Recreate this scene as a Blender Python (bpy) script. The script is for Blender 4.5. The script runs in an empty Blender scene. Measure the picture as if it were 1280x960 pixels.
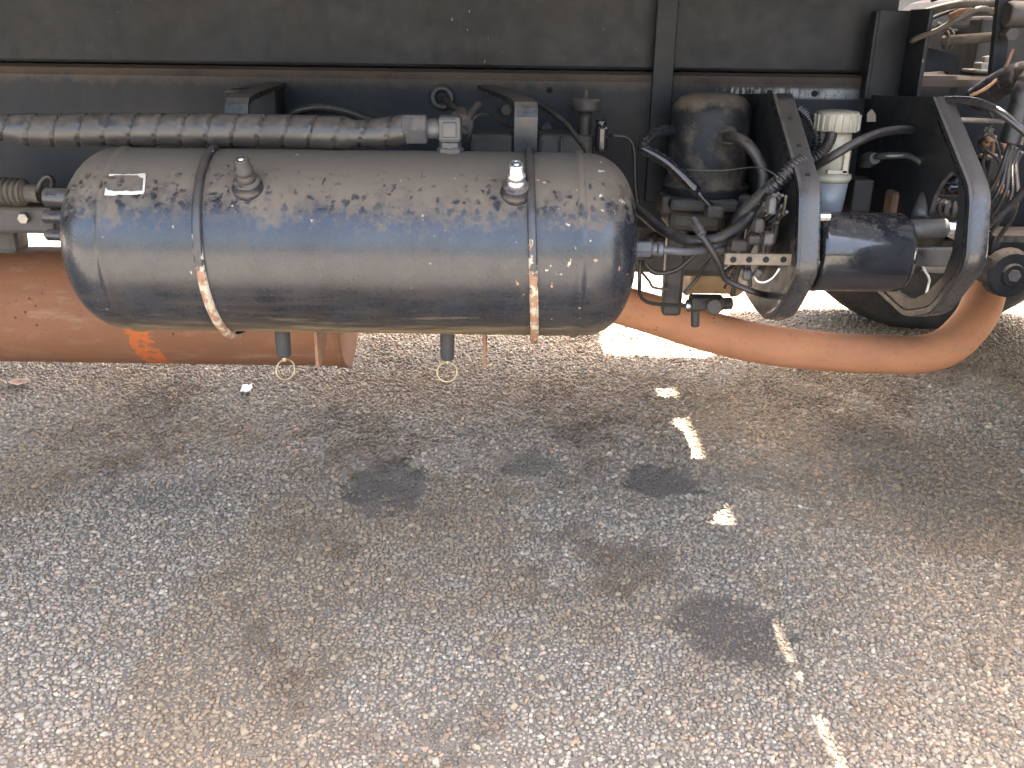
import bpy, bmesh, math, random
import numpy as np
from mathutils import Vector, Matrix

# ---------------------------------------------------------------- camera
F_PX, PITCH, ROLL, CAM_H = 1150.0, math.radians(21.0), math.radians(0.8), 0.87
CAM = Vector((0.0, 0.0, CAM_H))
FWD = Vector((0, math.cos(PITCH), -math.sin(PITCH)))
_r0, _u0 = Vector((1, 0, 0)), Vector((0, math.sin(PITCH), math.cos(PITCH)))
RGT = _r0 * math.cos(ROLL) + _u0 * math.sin(ROLL)
UPV = -_r0 * math.sin(ROLL) + _u0 * math.cos(ROLL)
scene = bpy.context.scene
col = scene.collection
cd = bpy.data.cameras.new('camera')
cam = bpy.data.objects.new('camera', cd)
col.objects.link(cam)
M = Matrix((RGT, UPV, -FWD)).transposed().to_4x4()
M.translation = CAM
cam.matrix_world = M
cd.sensor_width = 36.0
cd.lens = 36.0 * F_PX / 1280.0
cd.clip_start, cd.clip_end = 0.02, 2000.0
scene.camera = cam

# ---------------------------------------------------------------- light
SUN_DIR = Vector((0.28, 0.25, 1.0)).normalized()
SUN_EL = math.asin(SUN_DIR.z)
SUN_AZ = math.atan2(SUN_DIR.x, SUN_DIR.y)
world = bpy.data.worlds.new('World')
scene.world = world
world.use_nodes = True
wt = world.node_tree
sky = wt.nodes.new('ShaderNodeTexSky')
sky.sky_type = 'NISHITA'
sky.sun_disc = False
sky.sun_elevation = SUN_EL
sky.sun_rotation = SUN_AZ
sky.dust_density = 6.0
sky.ozone_density = 0.2
wt.links.new(sky.outputs[0], wt.nodes['Background'].inputs[0])
wt.nodes['Background'].inputs[1].default_value = 0.15
sl = bpy.data.lights.new('sun', 'SUN')
sl.energy = 4.5
sl.angle = math.radians(0.55)
sl.color = (1.0, 0.95, 0.88)
sun = bpy.data.objects.new('sun', sl)
sun.rotation_euler = SUN_DIR.to_track_quat('Z', 'Y').to_euler()
sun.location = (0, 0, 12)
col.objects.link(sun)
scene.view_settings.view_transform = 'Standard'
scene.view_settings.look = 'None'
scene.view_settings.exposure = 3.75
scene.view_settings.use_white_balance = True          # the photograph is balanced for open shade
scene.view_settings.white_balance_temperature = 6950
scene.view_settings.gamma = 1.0

# ---------------------------------------------------------------- pixel helpers (a pixel is only a direction; depth from the thing it touches)
def ray(px, py):
    return FWD + RGT * ((px - 640.0) / F_PX) - UPV * ((py - 480.0) / F_PX)
def P(px, py, Y):
    d = ray(px, py)
    return CAM + d * (Y / d.y)
def PX(px, py, X):
    d = ray(px, py)
    return CAM + d * (X / d.x)
def PG(px, py, z=0.0):
    d = ray(px, py)
    return CAM + d * ((z - CAM_H) / d.z)
def PL(pts, Y):
    return [P(p[0], p[1], p[2] if len(p) > 2 else Y) for p in pts]
def W(npx, Y):                      # size of n pixels at depth Y
    return npx * Y * 1.01 / F_PX

# ---------------------------------------------------------------- materials
class NT:
    def __init__(s, name):
        s.m = bpy.data.materials.new(name)
        s.m.use_nodes = True
        s.t = s.m.node_tree
        s.b = s.t.nodes['Principled BSDF']
        s.tc = s.n('ShaderNodeTexCoord')
    def n(s, typ, **kw):
        o = s.t.nodes.new(typ)
        for k, v in kw.items():
            setattr(o, k, v)
        return o
    def l(s, a, b):
        s.t.links.new(a, b)
    def put(s, sock, v):
        if hasattr(v, 'is_output') or hasattr(v, 'links'):
            s.l(v, sock)
        else:
            if isinstance(v, tuple) and len(v) == 3:
                v = (*v, 1.0)
            sock.default_value = v
    def noise(s, scale, detail=4, rough=0.6, vec=None, stretch=None):
        o = s.n('ShaderNodeTexNoise')
        o.inputs['Scale'].default_value = scale
        o.inputs['Detail'].default_value = detail
        o.inputs['Roughness'].default_value = rough
        v = vec or s.tc.outputs['Object']
        if stretch:
            mp = s.n('ShaderNodeMapping')
            mp.inputs['Scale'].default_value = stretch
            s.l(v, mp.inputs[0])
            v = mp.outputs[0]
        s.l(v, o.inputs['Vector'])
        return o.outputs[0]
    def voro(s, scale, feature='F1', out=0, stretch=None):
        o = s.n('ShaderNodeTexVoronoi', feature=feature)
        o.inputs['Scale'].default_value = scale
        v = s.tc.outputs['Object']
        if stretch:
            mp = s.n('ShaderNodeMapping')
            mp.inputs['Scale'].default_value = stretch
            s.l(v, mp.inputs[0])
            v = mp.outputs[0]
        s.l(v, o.inputs['Vector'])
        return o.outputs[out]
    def ramp(s, v, lo, hi, a=0.0, b=1.0):
        o = s.n('ShaderNodeMapRange')
        o.inputs[1].default_value, o.inputs[2].default_value = lo, hi
        o.inputs[3].default_value, o.inputs[4].default_value = a, b
        s.put(o.inputs[0], v)
        return o.outputs[0]
    def math(s, op, a, b=0.0):
        o = s.n('ShaderNodeMath', operation=op)
        s.put(o.inputs[0], a)
        s.put(o.inputs[1], b)
        return o.outputs[0]
    def mix(s, f, a, b, mode='MIX'):
        o = s.n('ShaderNodeMix', data_type='RGBA', blend_type=mode)
        s.put(o.inputs[0], f)
        s.put(o.inputs[6], a)
        s.put(o.inputs[7], b)
        return o.outputs[2]
    def normz(s):
        g = s.n('ShaderNodeNewGeometry')
        x = s.n('ShaderNodeSeparateXYZ')
        s.l(g.outputs['Normal'], x.inputs[0])
        return x.outputs[2]
    def xyz(s):
        x = s.n('ShaderNodeSeparateXYZ')
        s.l(s.tc.outputs['Object'], x.inputs[0])
        return x.outputs
    def bump(s, h, strength=0.3, dist=0.002):
        o = s.n('ShaderNodeBump')
        o.inputs['Strength'].default_value = strength
        o.inputs['Distance'].default_value = dist
        s.l(h, o.inputs['Height'])
        s.l(o.outputs[0], s.b.inputs['Normal'])
    def fin(s, colr, rough, metal=0.0, spec=None):
        s.put(s.b.inputs['Base Color'], colr)
        s.put(s.b.inputs['Roughness'], rough)
        s.put(s.b.inputs['Metallic'], metal)
        if spec is not None:
            s.b.inputs['Specular IOR Level'].default_value = spec
        return s.m

DUST = (0.145, 0.113, 0.085)
def grimy(name, base, rough=0.45, metal=0.0, dust=0.6, specks=0.0, var=0.5, scale=1.0, film=0.12, dustc=DUST, chips=None, chip_amt=0.0, bump=0.25, spec=None, dust_lo=0.25, streak=0.0):
    k = NT(name)
    n1 = k.noise(9 * scale, 5, 0.65)
    n2 = k.noise(45 * scale, 4, 0.7)
    c = k.mix(k.ramp(n1, 0.35, 0.7), tuple(x * (1 - var) for x in base), tuple(min(1, x * (1 + var)) for x in base))
    up = k.ramp(k.math('ADD', k.normz(), k.ramp(n2, 0.3, 0.7, -0.35, 0.35)), dust_lo, dust_lo + 0.7)
    fl = k.math('MULTIPLY', k.ramp(k.noise(14 * scale, 6, 0.7), 0.42, 0.72), film)
    d = k.math('MINIMUM', k.math('ADD', k.math('MULTIPLY', up, dust), fl), 1.0)
    c = k.mix(d, c, dustc)
    if streak:
        c = k.mix(k.ramp(k.noise(5, 6, 0.7, stretch=(3.0, 1, 0.35)), 0.42, 0.75, 0, streak), c, (0.11, 0.10, 0.09))
    if chips:
        cm = k.ramp(k.noise(60 * scale, 5, 0.7), 0.72 - chip_amt, 0.735 - chip_amt)
        c = k.mix(cm, c, chips)
    if specks:
        sp = k.ramp(k.noise(170, 3, 0.6, stretch=(1, 1, 0.45)), 0.705, 0.73)
        sp = k.math('MULTIPLY', sp, k.ramp(k.noise(4.5, 3), 0.56, 0.66))
        c = k.mix(sp, c, (0.22, 0.22, 0.22))
    r = k.ramp(d, 0, 1, rough, 0.95)
    r = k.math('ADD', r, k.ramp(n2, 0.3, 0.7, -0.08, 0.12))
    k.bump(k.math('ADD', n2, k.math('MULTIPLY', d, 0.6)), bump, 0.0015)
    return k.fin(c, r, metal, spec)

def tank_material():
    k = NT('tank_black_paint')
    x = k.xyz()
    zr = k.math('DIVIDE', x[2], 0.124)                     # -1 bottom .. 1 top
    n1 = k.noise(16, 5, 0.65)
    n2 = k.noise(70, 4, 0.7)
    base = k.mix(k.ramp(n1, 0.35, 0.7), (0.0080, 0.0100, 0.0145), (0.017, 0.021, 0.028))
    # settled dust on the upper shoulder with washed out drip spots
    edge = k.math('ADD', zr, k.math('ADD', k.ramp(n1, 0.3, 0.7, -0.16, 0.16), k.ramp(n2, 0.3, 0.7, -0.13, 0.13)))
    dust = k.ramp(edge, 0.34, 0.74)
    warp = k.n('ShaderNodeVectorMath', operation='ADD')
    wn = k.n('ShaderNodeTexNoise')
    wn.inputs['Scale'].default_value = 60
    k.l(k.tc.outputs['Object'], wn.inputs[0])
    ws = k.n('ShaderNodeVectorMath', operation='SCALE')
    ws.inputs['Scale'].default_value = 0.022
    k.l(wn.outputs[1], ws.inputs[0])
    k.l(k.tc.outputs['Object'], warp.inputs[0])
    k.l(ws.outputs[0], warp.inputs[1])
    vo = k.n('ShaderNodeTexVoronoi')
    vo.inputs['Scale'].default_value = 88
    k.l(warp.outputs[0], vo.inputs['Vector'])
    rad = k.ramp(k.math('ADD', zr, k.ramp(n2, 0.3, 0.7, -0.2, 0.2)), 0.28, 1.0, 0.74, 0.06)               # spots shrink towards the top
    hole = k.ramp(k.math('SUBTRACT', vo.outputs['Distance'], rad), -0.24, 0.12)
    cellr = k.n('ShaderNodeSeparateXYZ')
    k.l(vo.outputs['Color'], cellr.inputs[0])
    keep = k.ramp(cellr.outputs[0], 0.76, 0.86)
    hole = k.math('MAXIMUM', hole, keep)
    rim = k.ramp(k.math('ABSOLUTE', k.math('SUBTRACT', vo.outputs['Distance'], k.math('ADD', rad, 0.03))), 0.05, 0.0)
    rim = k.math('MULTIPLY', rim, k.math('SUBTRACT', 1.0, keep))
    dust2 = k.math('MULTIPLY', dust, k.ramp(hole, 0, 1, 0.18, 1.0))
    rimz = k.math('MULTIPLY', rim, k.math('MULTIPLY', k.ramp(edge, 0.22, 0.45), 0.45))
    dust2 = k.math('MINIMUM', k.math('ADD', dust2, rimz), 0.92)
    # road film and scour streaks low on the drum
    st = k.noise(24, 6, 0.75, stretch=(0.35, 1.0, 5.0))
    low = k.ramp(k.math('ADD', zr, k.ramp(n1, 0.3, 0.7, -0.15, 0.15)), -0.15, -1.0)
    streak = k.math('MULTIPLY', low, k.ramp(st, 0.44, 0.66))
    bot = k.ramp(k.math('ADD', zr, k.ramp(st, 0.3, 0.7, -0.25, 0.25)), -0.70, -1.02)
    film = k.math('MINIMUM', k.math('ADD', k.math('MULTIPLY', streak, 0.22), k.math('MULTIPLY', bot, 0.75)), 0.9)
    film = k.math('ADD', film, k.ramp(k.noise(7, 6, 0.7, stretch=(3, 3, 0.6)), 0.4, 0.75, 0.0, 0.05))
    c = k.mix(film, base, (0.21, 0.155, 0.085))
    c = k.mix(dust2, c, (0.108, 0.087, 0.066))
    # stone chips: primer and rust, denser to the right end and low
    chipv = k.noise(85, 3, 0.55)
    cx = k.ramp(x[0], 0.05, 0.42, 0.0, 0.075)
    chip = k.ramp(k.math('ADD', chipv, cx), 0.735, 0.75)
    c = k.mix(chip, c, k.mix(k.ramp(k.noise(20, 2), 0.45, 0.55), (0.30, 0.15, 0.09), (0.36, 0.31, 0.24)))
    sp = k.ramp(k.voro(120), 0.07, 0.03)
    sp = k.math('MULTIPLY', sp, k.ramp(k.noise(11, 2), 0.52, 0.6))
    c = k.mix(sp, c, (0.42, 0.43, 0.44))
    # weld seams scuffed
    r = k.ramp(k.math('MAXIMUM', dust2, k.math('MULTIPLY', film, 1.2)), 0, 1, 0.25, 0.9)
    r = k.math('ADD', r, k.ramp(n2, 0.3, 0.7, -0.05, 0.08))
    k.bump(k.math('ADD', k.math('MULTIPLY', dust2, 0.8), n2), 0.16, 0.0012)
    return k.fin(c, r, 0.0)

def strap_material():
    k = NT('strap_flaking_paint')
    x = k.xyz()
    n = k.noise(55, 5, 0.7)
    lo = k.ramp(k.math('DIVIDE', x[2], 0.124), 0.45, -0.35, -0.16, 0.15)
    peel = k.ramp(k.math('ADD', n, lo), 0.49, 0.52)
    rust = k.ramp(k.math('ADD', k.noise(38, 4, 0.7), k.math('MULTIPLY', lo, 0.5)), 0.52, 0.56)
    cream = k.mix(rust, (0.33, 0.30, 0.23), (0.22, 0.12, 0.07))
    c = k.mix(peel, k.mix(k.ramp(k.noise(20), 0.4, 0.6), (0.012, 0.014, 0.018), (0.03, 0.03, 0.032)), cream)
    c = k.mix(k.math('MULTIPLY', k.ramp(k.normz(), 0.4, 1.0), 0.4), c, DUST)
    k.bump(n, 0.5, 0.002)
    return k.fin(c, k.ramp(peel, 0, 1, 0.35, 0.85))

def rust_pipe(name, a, b, chips=False, dark=0.0):
    k = NT(name)
    n1 = k.noise(5, 5, 0.6)
    n2 = k.noise(60, 5, 0.7)
    c = k.mix(k.ramp(n1, 0.3, 0.7), a, b)
    c = k.mix(k.ramp(n2, 0.55, 0.8, 0.0, 0.35), c, (0.10, 0.045, 0.025))
    c = k.mix(k.ramp(k.noise(9, 6, 0.72, stretch=(0.6, 1, 1.5)), 0.45, 0.72, 0.0, 0.40), c, tuple(x * 0.45 + 0.03 for x in a))
    c = k.mix(k.ramp(k.noise(22, 6, 0.75, stretch=(0.4, 1, 2.0)), 0.54, 0.70, 0.0, 0.42), c, (0.33, 0.235, 0.165))
    pit = k.math('MULTIPLY', k.ramp(k.voro(55), 0.17, 0.10), k.ramp(k.noise(4, 2), 0.56, 0.64))
    c = k.mix(pit, c, (0.05, 0.025, 0.018))
    if chips:                                              # a flaked patch of fresh orange primer
        x = k.xyz()
        band = k.ramp(k.math('ABSOLUTE', k.math('SUBTRACT', k.math('ADD', x[0], k.math('MULTIPLY', x[2], 0.18)), CHIP_X)), 0.042, 0.010)
        bl = k.math('MULTIPLY', band, k.ramp(k.noise(75, 4, 0.65, stretch=(0.7, 1, 1.4)), 0.36, 0.54))
        pm = k.ramp(bl, 0.42, 0.46)
        c = k.mix(pm, c, (0.46, 0.115, 0.03))
        pm2 = k.ramp(k.noise(40, 3), 0.735, 0.75)
        c = k.mix(pm2, c, (0.55, 0.13, 0.04))
    k.bump(n2, 0.25, 0.0015)
    return k.fin(c, k.ramp(n1, 0.3, 0.7, 0.6, 0.8), 0.0, 0.3)

def plain(name, c, rough, metal=0.0, **kw):
    return grimy(name, c, rough, metal, **kw)

CHIP_X = 0.0
M_ = {}
M_['frame'] = grimy('chassis_black_paint', (0.014, 0.0155, 0.018), 0.45, dust=0.75, var=0.35, film=0.06, spec=0.15, scale=0.8, dustc=(0.15, 0.12, 0.09))
M_['frame_worn'] = grimy('subframe_black_paint', (0.0070, 0.0092, 0.0130), 0.40, dust=0.5, var=0.35, specks=0.5, film=0.07, streak=0.04, spec=0.18, scale=0.6, dustc=(0.13, 0.115, 0.095))
def rail_material():
    k = NT('rail_black_paint')
    x = k.xyz()
    n1, n2 = k.noise(7, 5, 0.65), k.noise(40, 4, 0.7)
    c = k.mix(k.ramp(n1, 0.35, 0.7), (0.006, 0.0082, 0.0115), (0.012, 0.0155, 0.021))
    c = k.mix(k.ramp(k.noise(5, 6, 0.7, stretch=(2.5, 1, 0.5)), 0.45, 0.75, 0, 0.10), c, (0.12, 0.098, 0.075))
    lip = k.ramp(k.math('ADD', x[2], k.ramp(n2, 0.3, 0.7, -0.008, 0.008)), 0.098, 0.122)     # dirt caked along the upper edge
    c = k.mix(k.math('MULTIPLY', lip, 0.32), c, (0.15, 0.105, 0.07))
    xx = k.math('SUBTRACT', x[0], PALE_X)
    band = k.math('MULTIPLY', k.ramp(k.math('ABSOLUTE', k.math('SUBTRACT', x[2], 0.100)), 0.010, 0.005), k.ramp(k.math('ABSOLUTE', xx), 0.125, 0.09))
    pale_band = k.math('MULTIPLY', band, k.ramp(k.math('ADD', k.noise(120, 5, 0.75, stretch=(2.0, 1, 0.5)), k.ramp(xx, -0.12, 0.12, -0.10, 0.12)), 0.42, 0.52))
    c = k.mix(k.math('MULTIPLY', pale_band, k.ramp(k.noise(35, 4), 0.35, 0.6, 0.35, 1.0)), c, (0.26, 0.27, 0.27))  # broken pale band just below the rail's upper edge
    k.bump(n2, 0.2, 0.0015)
    return k.fin(c, k.ramp(n1, 0.3, 0.7, 0.38, 0.6), 0.0, 0.18)
PALE_X = P(985, 106, 1.6).x + 1.3
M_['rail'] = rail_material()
M_['tank'] = tank_material()
M_['strap'] = strap_material()
M_['bracket'] = grimy('bracket_black_paint', (0.013, 0.014, 0.017), 0.28, dust=0.5, var=0.4, film=0.10, dustc=(0.16, 0.135, 0.11), scale=1.4)
M_['plate'] = grimy('plate_black_paint', (0.011, 0.012, 0.014), 0.4, dust=0.5, var=0.4, film=0.06, dustc=(0.14, 0.12, 0.10))
M_['flange'] = grimy('flange_worn_paint', (0.015, 0.016, 0.019), 0.20, dust=0.45, var=0.4, film=0.06, streak=0.22, dustc=(0.095, 0.080, 0.066), scale=1.6, dust_lo=0.05, bump=0.10)
M_['void'] = grimy('dark_hole', (0.004, 0.004, 0.004), 0.9, dust=0.0, film=0.0)
M_['strip'] = grimy('tan_worn_strip', (0.12, 0.092, 0.066), 0.6, dust=0.3, var=0.4, film=0.2, scale=3)
M_['gloss'] = grimy('glossy_black_paint', (0.014, 0.015, 0.018), 0.10, dust=0.5, var=0.3, film=0.0, scale=2.5, bump=0.03, dust_lo=0.70)
M_['rubber'] = grimy('black_rubber', (0.013, 0.013, 0.0145), 0.42, dust=0.35, var=0.35, film=0.09, scale=2.0, bump=0.15)
M_['wrap'] = grimy('spiral_wrap_plastic', (0.015, 0.0155, 0.017), 0.36, dust=0.4, var=0.25, film=0.08, scale=1.6, bump=0.1, dustc=(0.15, 0.125, 0.10))
M_['fitting'] = grimy('grey_plastic_fitting', (0.032, 0.036, 0.040), 0.42, dust=0.45, var=0.3, film=0.12, scale=2)
M_['zinc'] = grimy('dusty_zinc', (0.22, 0.20, 0.175), 0.42, 0.6, dust=0.5, var=0.3, film=0.25, scale=3)
M_['bright'] = grimy('bright_zinc', (0.60, 0.60, 0.60), 0.22, 0.9, dust=0.2, var=0.2, film=0.1, scale=3)
M_['brass'] = grimy('brass_ring', (0.42, 0.35, 0.22), 0.4, 0.6, dust=0.3, var=0.3, film=0.3, scale=3)
M_['rust'] = grimy('rusty_steel', (0.22, 0.115, 0.065), 0.75, dust=0.3, var=0.4, film=0.2, scale=2)
M_['iron'] = grimy('dirty_cast_iron', (0.020, 0.0195, 0.019), 0.6, dust=0.45, var=0.4, film=0.14, scale=1)
M_['tan'] = grimy('dusty_brake_drum', (0.26, 0.195, 0.115), 0.8, dust=0.4, var=0.35, film=0.3, scale=1.3)
M_['white_plastic'] = grimy('yellowed_white_plastic', (0.27, 0.255, 0.205), 0.40, dust=0.4, var=0.12, film=0.18, scale=2, bump=0.08)
M_['cup'] = grimy('milky_blue_plastic', (0.18, 0.195, 0.205), 0.35, dust=0.2, var=0.1, film=0.12, scale=2, bump=0.05)
M_['blue_tube'] = grimy('grey_nylon_tube', (0.055, 0.062, 0.075), 0.36, dust=0.35, var=0.2, film=0.15, scale=3, bump=0.05)
M_['sheen_tube'] = grimy('shiny_black_tube', (0.02, 0.021, 0.024), 0.18, dust=0.1, var=0.2, film=0.08, scale=3, bump=0.04)
M_['dusty_hose'] = grimy('dust_coated_hose', (0.05, 0.044, 0.036), 0.7, dust=0.4, var=0.4, film=0.2, scale=2)
M_['wire_white'] = plain('grey_white_wire', (0.55, 0.53, 0.50), 0.5, dust=0.2)
M_['tyre'] = grimy('tyre_rubber', (0.024, 0.024, 0.024), 0.8, dust=0.4, var=0.3, film=0.3, scale=1.5)
M_['rim'] = grimy('painted_rim', (0.30, 0.29, 0.27), 0.55, dust=0.4, var=0.3, film=0.35)
M_['cab'] = grimy('cab_paint', (0.45, 0.45, 0.44), 0.4, dust=0.3, var=0.1)
M_['planks'] = grimy('load_body_paint', (0.10, 0.10, 0.105), 0.55, dust=0.4, var=0.3, scale=0.4)
M_['paper'] = plain('white_paper', (0.72, 0.71, 0.68), 0.8, dust=0.0, var=0.05, film=0.05)
M_['leaf'] = grimy('dry_leaf', (0.33, 0.19, 0.12), 0.8, dust=0.2, var=0.4, scale=6)
M_['sticker'] = plain('sticker_residue', (0.50, 0.48, 0.43), 0.7, dust=0.2, var=0.2, film=0.2, scale=4)
M_['glass'] = plain('cab_glass', (0.02, 0.025, 0.03), 0.1, dust=0.1)

# ---------------------------------------------------------------- mesh builder
ORIG = {}
class MB:
    def __init__(s):
        s.v, s.f, s.sm = [], [], []
    def add(s, vs, fs, smooth=False):
        o = len(s.v)
        s.v += [tuple(v) for v in vs]
        s.f += [tuple(i + o for i in f) for f in fs]
        s.sm += [smooth] * len(fs)
        return s
    def bm(s, b, smooth=False):
        b.verts.index_update()
        s.add([v.co[:] for v in b.verts], [[v.index for v in f.verts] for f in b.faces], smooth)
        b.free()
        return s
    def box(s, c, size, bevel=0.0, rot=None, seg=2):
        b = bmesh.new()
        bmesh.ops.create_cube(b, size=1.0)
        for v in b.verts:
            v.co = Vector((v.co.x * size[0], v.co.y * size[1], v.co.z * size[2]))
        if bevel:
            bmesh.ops.bevel(b, geom=b.edges[:], offset=min(bevel, 0.45 * min(size)), segments=seg, affect='EDGES', profile=0.5)
        m = Matrix.Translation(Vector(c))
        if rot is not None:
            m = m @ rot.to_4x4()
        bmesh.ops.transform(b, matrix=m, verts=b.verts)
        return s.bm(b, False)
    def pxbox(s, x0, y0, x1, y1, Y, depth, bevel=0.003):
        a, b_ = P(x0, (y0 + y1) / 2, Y), P(x1, (y0 + y1) / 2, Y)
        t, u = P((x0 + x1) / 2, y0, Y), P((x0 + x1) / 2, y1, Y)
        return s.box(((a.x + b_.x) / 2, Y + depth / 2, (t.z + u.z) / 2), (b_.x - a.x, depth, t.z - u.z), bevel)
    def lathe(s, org, axis, prof, seg=24, smooth=True, roll=0.0):
        axis = Vector(axis).normalized()
        ref = Vector((0, 0, 1)) if abs(axis.z) < 0.9 else Vector((1, 0, 0))
        a = axis.cross(ref).normalized()
        b = axis.cross(a)
        vs, fs = [], []
        org = Vector(org)
        for t, r in prof:
            for i in range(seg):
                th = 2 * math.pi * i / seg + roll
                vs.append(org + axis * t + (a * math.cos(th) + b * math.sin(th)) * r)
        n = len(prof)
        for j in range(n - 1):
            for i in range(seg):
                i2 = (i + 1) % seg
                fs.append((j * seg + i, j * seg + i2, (j + 1) * seg + i2, (j + 1) * seg + i))
        s.add(vs, fs, smooth)
        o = len(s.v) - len(vs)
        for j, fl in ((0, True), (n - 1, False)):
            if prof[j][1] > 1e-5:
                idx = [o + j * seg + i for i in range(seg)]
                s.f.append(tuple(idx[::-1] if not fl else idx))
                s.sm.append(False)
        return s
    def cyl(s, p0, p1, r, seg=20, ch=None, r2=None, smooth=True):
        p0, p1 = Vector(p0), Vector(p1)
        L = (p1 - p0).length
        r2 = r if r2 is None else r2
        c = min(r, r2) * 0.15 if ch is None else ch
        return s.lathe(p0, p1 - p0, [(0, r - c), (c, r), (L - c, r2), (L, r2 - c)], seg, smooth)
    def hexn(s, p0, p1, r):
        return s.cyl(p0, p1, r, seg=6, ch=r * 0.1, smooth=False)
    def torus(s, c, axis, R, r, seg=32, s2=10, arc=None):
        axis = Vector(axis).normalized()
        ref = Vector((0, 0, 1)) if abs(axis.z) < 0.9 else Vector((1, 0, 0))
        a = axis.cross(ref).normalized()
        b = axis.cross(a)
        pts = [Vector(c) + (a * math.cos(t) + b * math.sin(t)) * R for t in [2 * math.pi * i / seg for i in range(seg)]]
        vs, fs = [], []
        for i, p in enumerate(pts):
            o = (p - Vector(c)).normalized()
            for j in range(s2):
                t = 2 * math.pi * j / s2
                vs.append(p + (o * math.cos(t) + axis * math.sin(t)) * r)
        for i in range(seg):
            for j in range(s2):
                i2, j2 = (i + 1) % seg, (j + 1) % s2
                fs.append((i * s2 + j, i2 * s2 + j, i2 * s2 + j2, i * s2 + j2))
        return s.add(vs, fs, True)
    def tube(s, pts, r, seg=14, step=0.008, rfun=None, spline=True):
        pts = [Vector(p) for p in pts]
        sm = catmull(pts, step) if spline else pts
        n = len(sm)
        T = [(sm[min(i + 1, n - 1)] - sm[max(i - 1, 0)]).normalized() for i in range(n)]
        ref = Vector((0, 0, 1)) if abs(T[0].z) < 0.9 else Vector((1, 0, 0))
        a = T[0].cross(ref).normalized()
        vs, fs = [], []
        L = 0.0
        for i in range(n):
            a = (a - T[i] * a.dot(T[i])).normalized()
            b = T[i].cross(a)
            if i:
                L += (sm[i] - sm[i - 1]).length
            for j in range(seg):
                th = 2 * math.pi * j / seg
                rr = rfun(L, th, i / (n - 1)) if rfun else r
                vs.append(sm[i] + (a * math.cos(th) + b * math.sin(th)) * rr)
        for i in range(n - 1):
            for j in range(seg):
                j2 = (j + 1) % seg
                fs.append((i * seg + j, i * seg + j2, (i + 1) * seg + j2, (i + 1) * seg + j))
        s.add(vs, fs, True)
        o = len(s.v) - len(vs)
        s.f += [tuple(o + j for j in range(seg))[::-1], tuple(o + (n - 1) * seg + j for j in range(seg))]
        s.sm += [False, False]
        return s
    def prism(s, poly, ext, smooth=False):
        poly = [Vector(p) for p in poly]
        ext = Vector(ext)
        n = len(poly)
        fs = [tuple(range(n)), tuple(range(2 * n - 1, n - 1, -1))]
        for i in range(n):
            j = (i + 1) % n
            fs.append((i, n + i, n + j, j))
        return s.add(poly + [p + ext for p in poly], fs, smooth)
    def build(s, name, mat, parent=None, label=None, cat=None, group=None, kind=None, origin=None):
        V = np.array(s.v, dtype=float)
        c = Vector((V.min(0) + V.max(0)) / 2) if origin is None else Vector(origin)
        me = bpy.data.meshes.new(name)
        me.from_pydata([tuple(Vector(v) - c) for v in s.v], [], s.f)
        me.polygons.foreach_set('use_smooth', s.sm)
        b = bmesh.new()
        b.from_mesh(me)
        bmesh.ops.recalc_face_normals(b, faces=b.faces)
        b.to_mesh(me)
        b.free()
        me.materials.append(mat if not isinstance(mat, str) else M_[mat])
        o = bpy.data.objects.new(name, me)
        col.objects.link(o)
        ORIG[o] = c
        if parent is not None:
            o.parent = parent
            o.location = c - ORIG[parent]
        else:
            o.location = c
        if label: o['label'] = label
        if cat: o['category'] = cat
        if group: o['group'] = group
        if kind: o['kind'] = kind
        return o

def catmull(pts, step):
    if len(pts) == 2:
        pts = [pts[0], (pts[0] + pts[1]) / 2, pts[1]]
    q = [pts[0] * 2 - pts[1]] + pts + [pts[-1] * 2 - pts[-2]]
    out = []
    for i in range(1, len(q) - 2):
        p0, p1, p2, p3 = q[i - 1], q[i], q[i + 1], q[i + 2]
        n = max(2, int((p2 - p1).length / step))
        for j in range(n):
            t = j / n
            out.append(0.5 * ((2 * p1) + (p2 - p0) * t + (2 * p0 - 5 * p1 + 4 * p2 - p3) * t * t + (3 * p1 - p0 - 3 * p2 + p3) * t ** 3))
    out.append(pts[-1])
    return out

rng = random.Random(7)

# ---------------------------------------------------------------- ground
def ground_mat():
    k = NT('chip_seal_ground')
    v = k.n('ShaderNodeTexVoronoi')
    v.inputs['Scale'].default_value = 120
    k.l(k.tc.outputs['Object'], v.inputs['Vector'])
    sp = k.n('ShaderNodeSeparateXYZ')
    k.l(v.outputs['Color'], sp.inputs[0])
    c = k.mix(sp.outputs[0], (0.20, 0.182, 0.158), (0.40, 0.365, 0.318))
    c = k.mix(k.ramp(v.outputs['Distance'], 0.42, 0.62), c, (0.11, 0.098, 0.084))
    c = k.mix(k.ramp(k.noise(0.6, 4), 0.4, 0.7, 0, 0.35), c, (0.22, 0.20, 0.172))
    # matrix between the built stones close to the truck: tar and grit
    geo = k.n('ShaderNodeAttribute', attribute_name='fine')
    g = k.noise(420, 4, 0.75)
    tar = k.mix(k.ramp(g, 0.38, 0.68), (0.13, 0.105, 0.080), (0.30, 0.25, 0.195))
    hol = k.n('ShaderNodeAttribute', attribute_name='hollow')
    tar = k.mix(hol.outputs['Fac'], tar, k.mix(k.ramp(g, 0.38, 0.68), (0.050, 0.039, 0.031), (0.125, 0.102, 0.083)))
    c = k.mix(geo.outputs['Fac'], c, tar)
    k.bump(k.math('ADD', k.math('MULTIPLY', v.outputs['Distance'], -0.6), g), 0.6, 0.004)
    return k.fin(c, 0.88)

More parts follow.
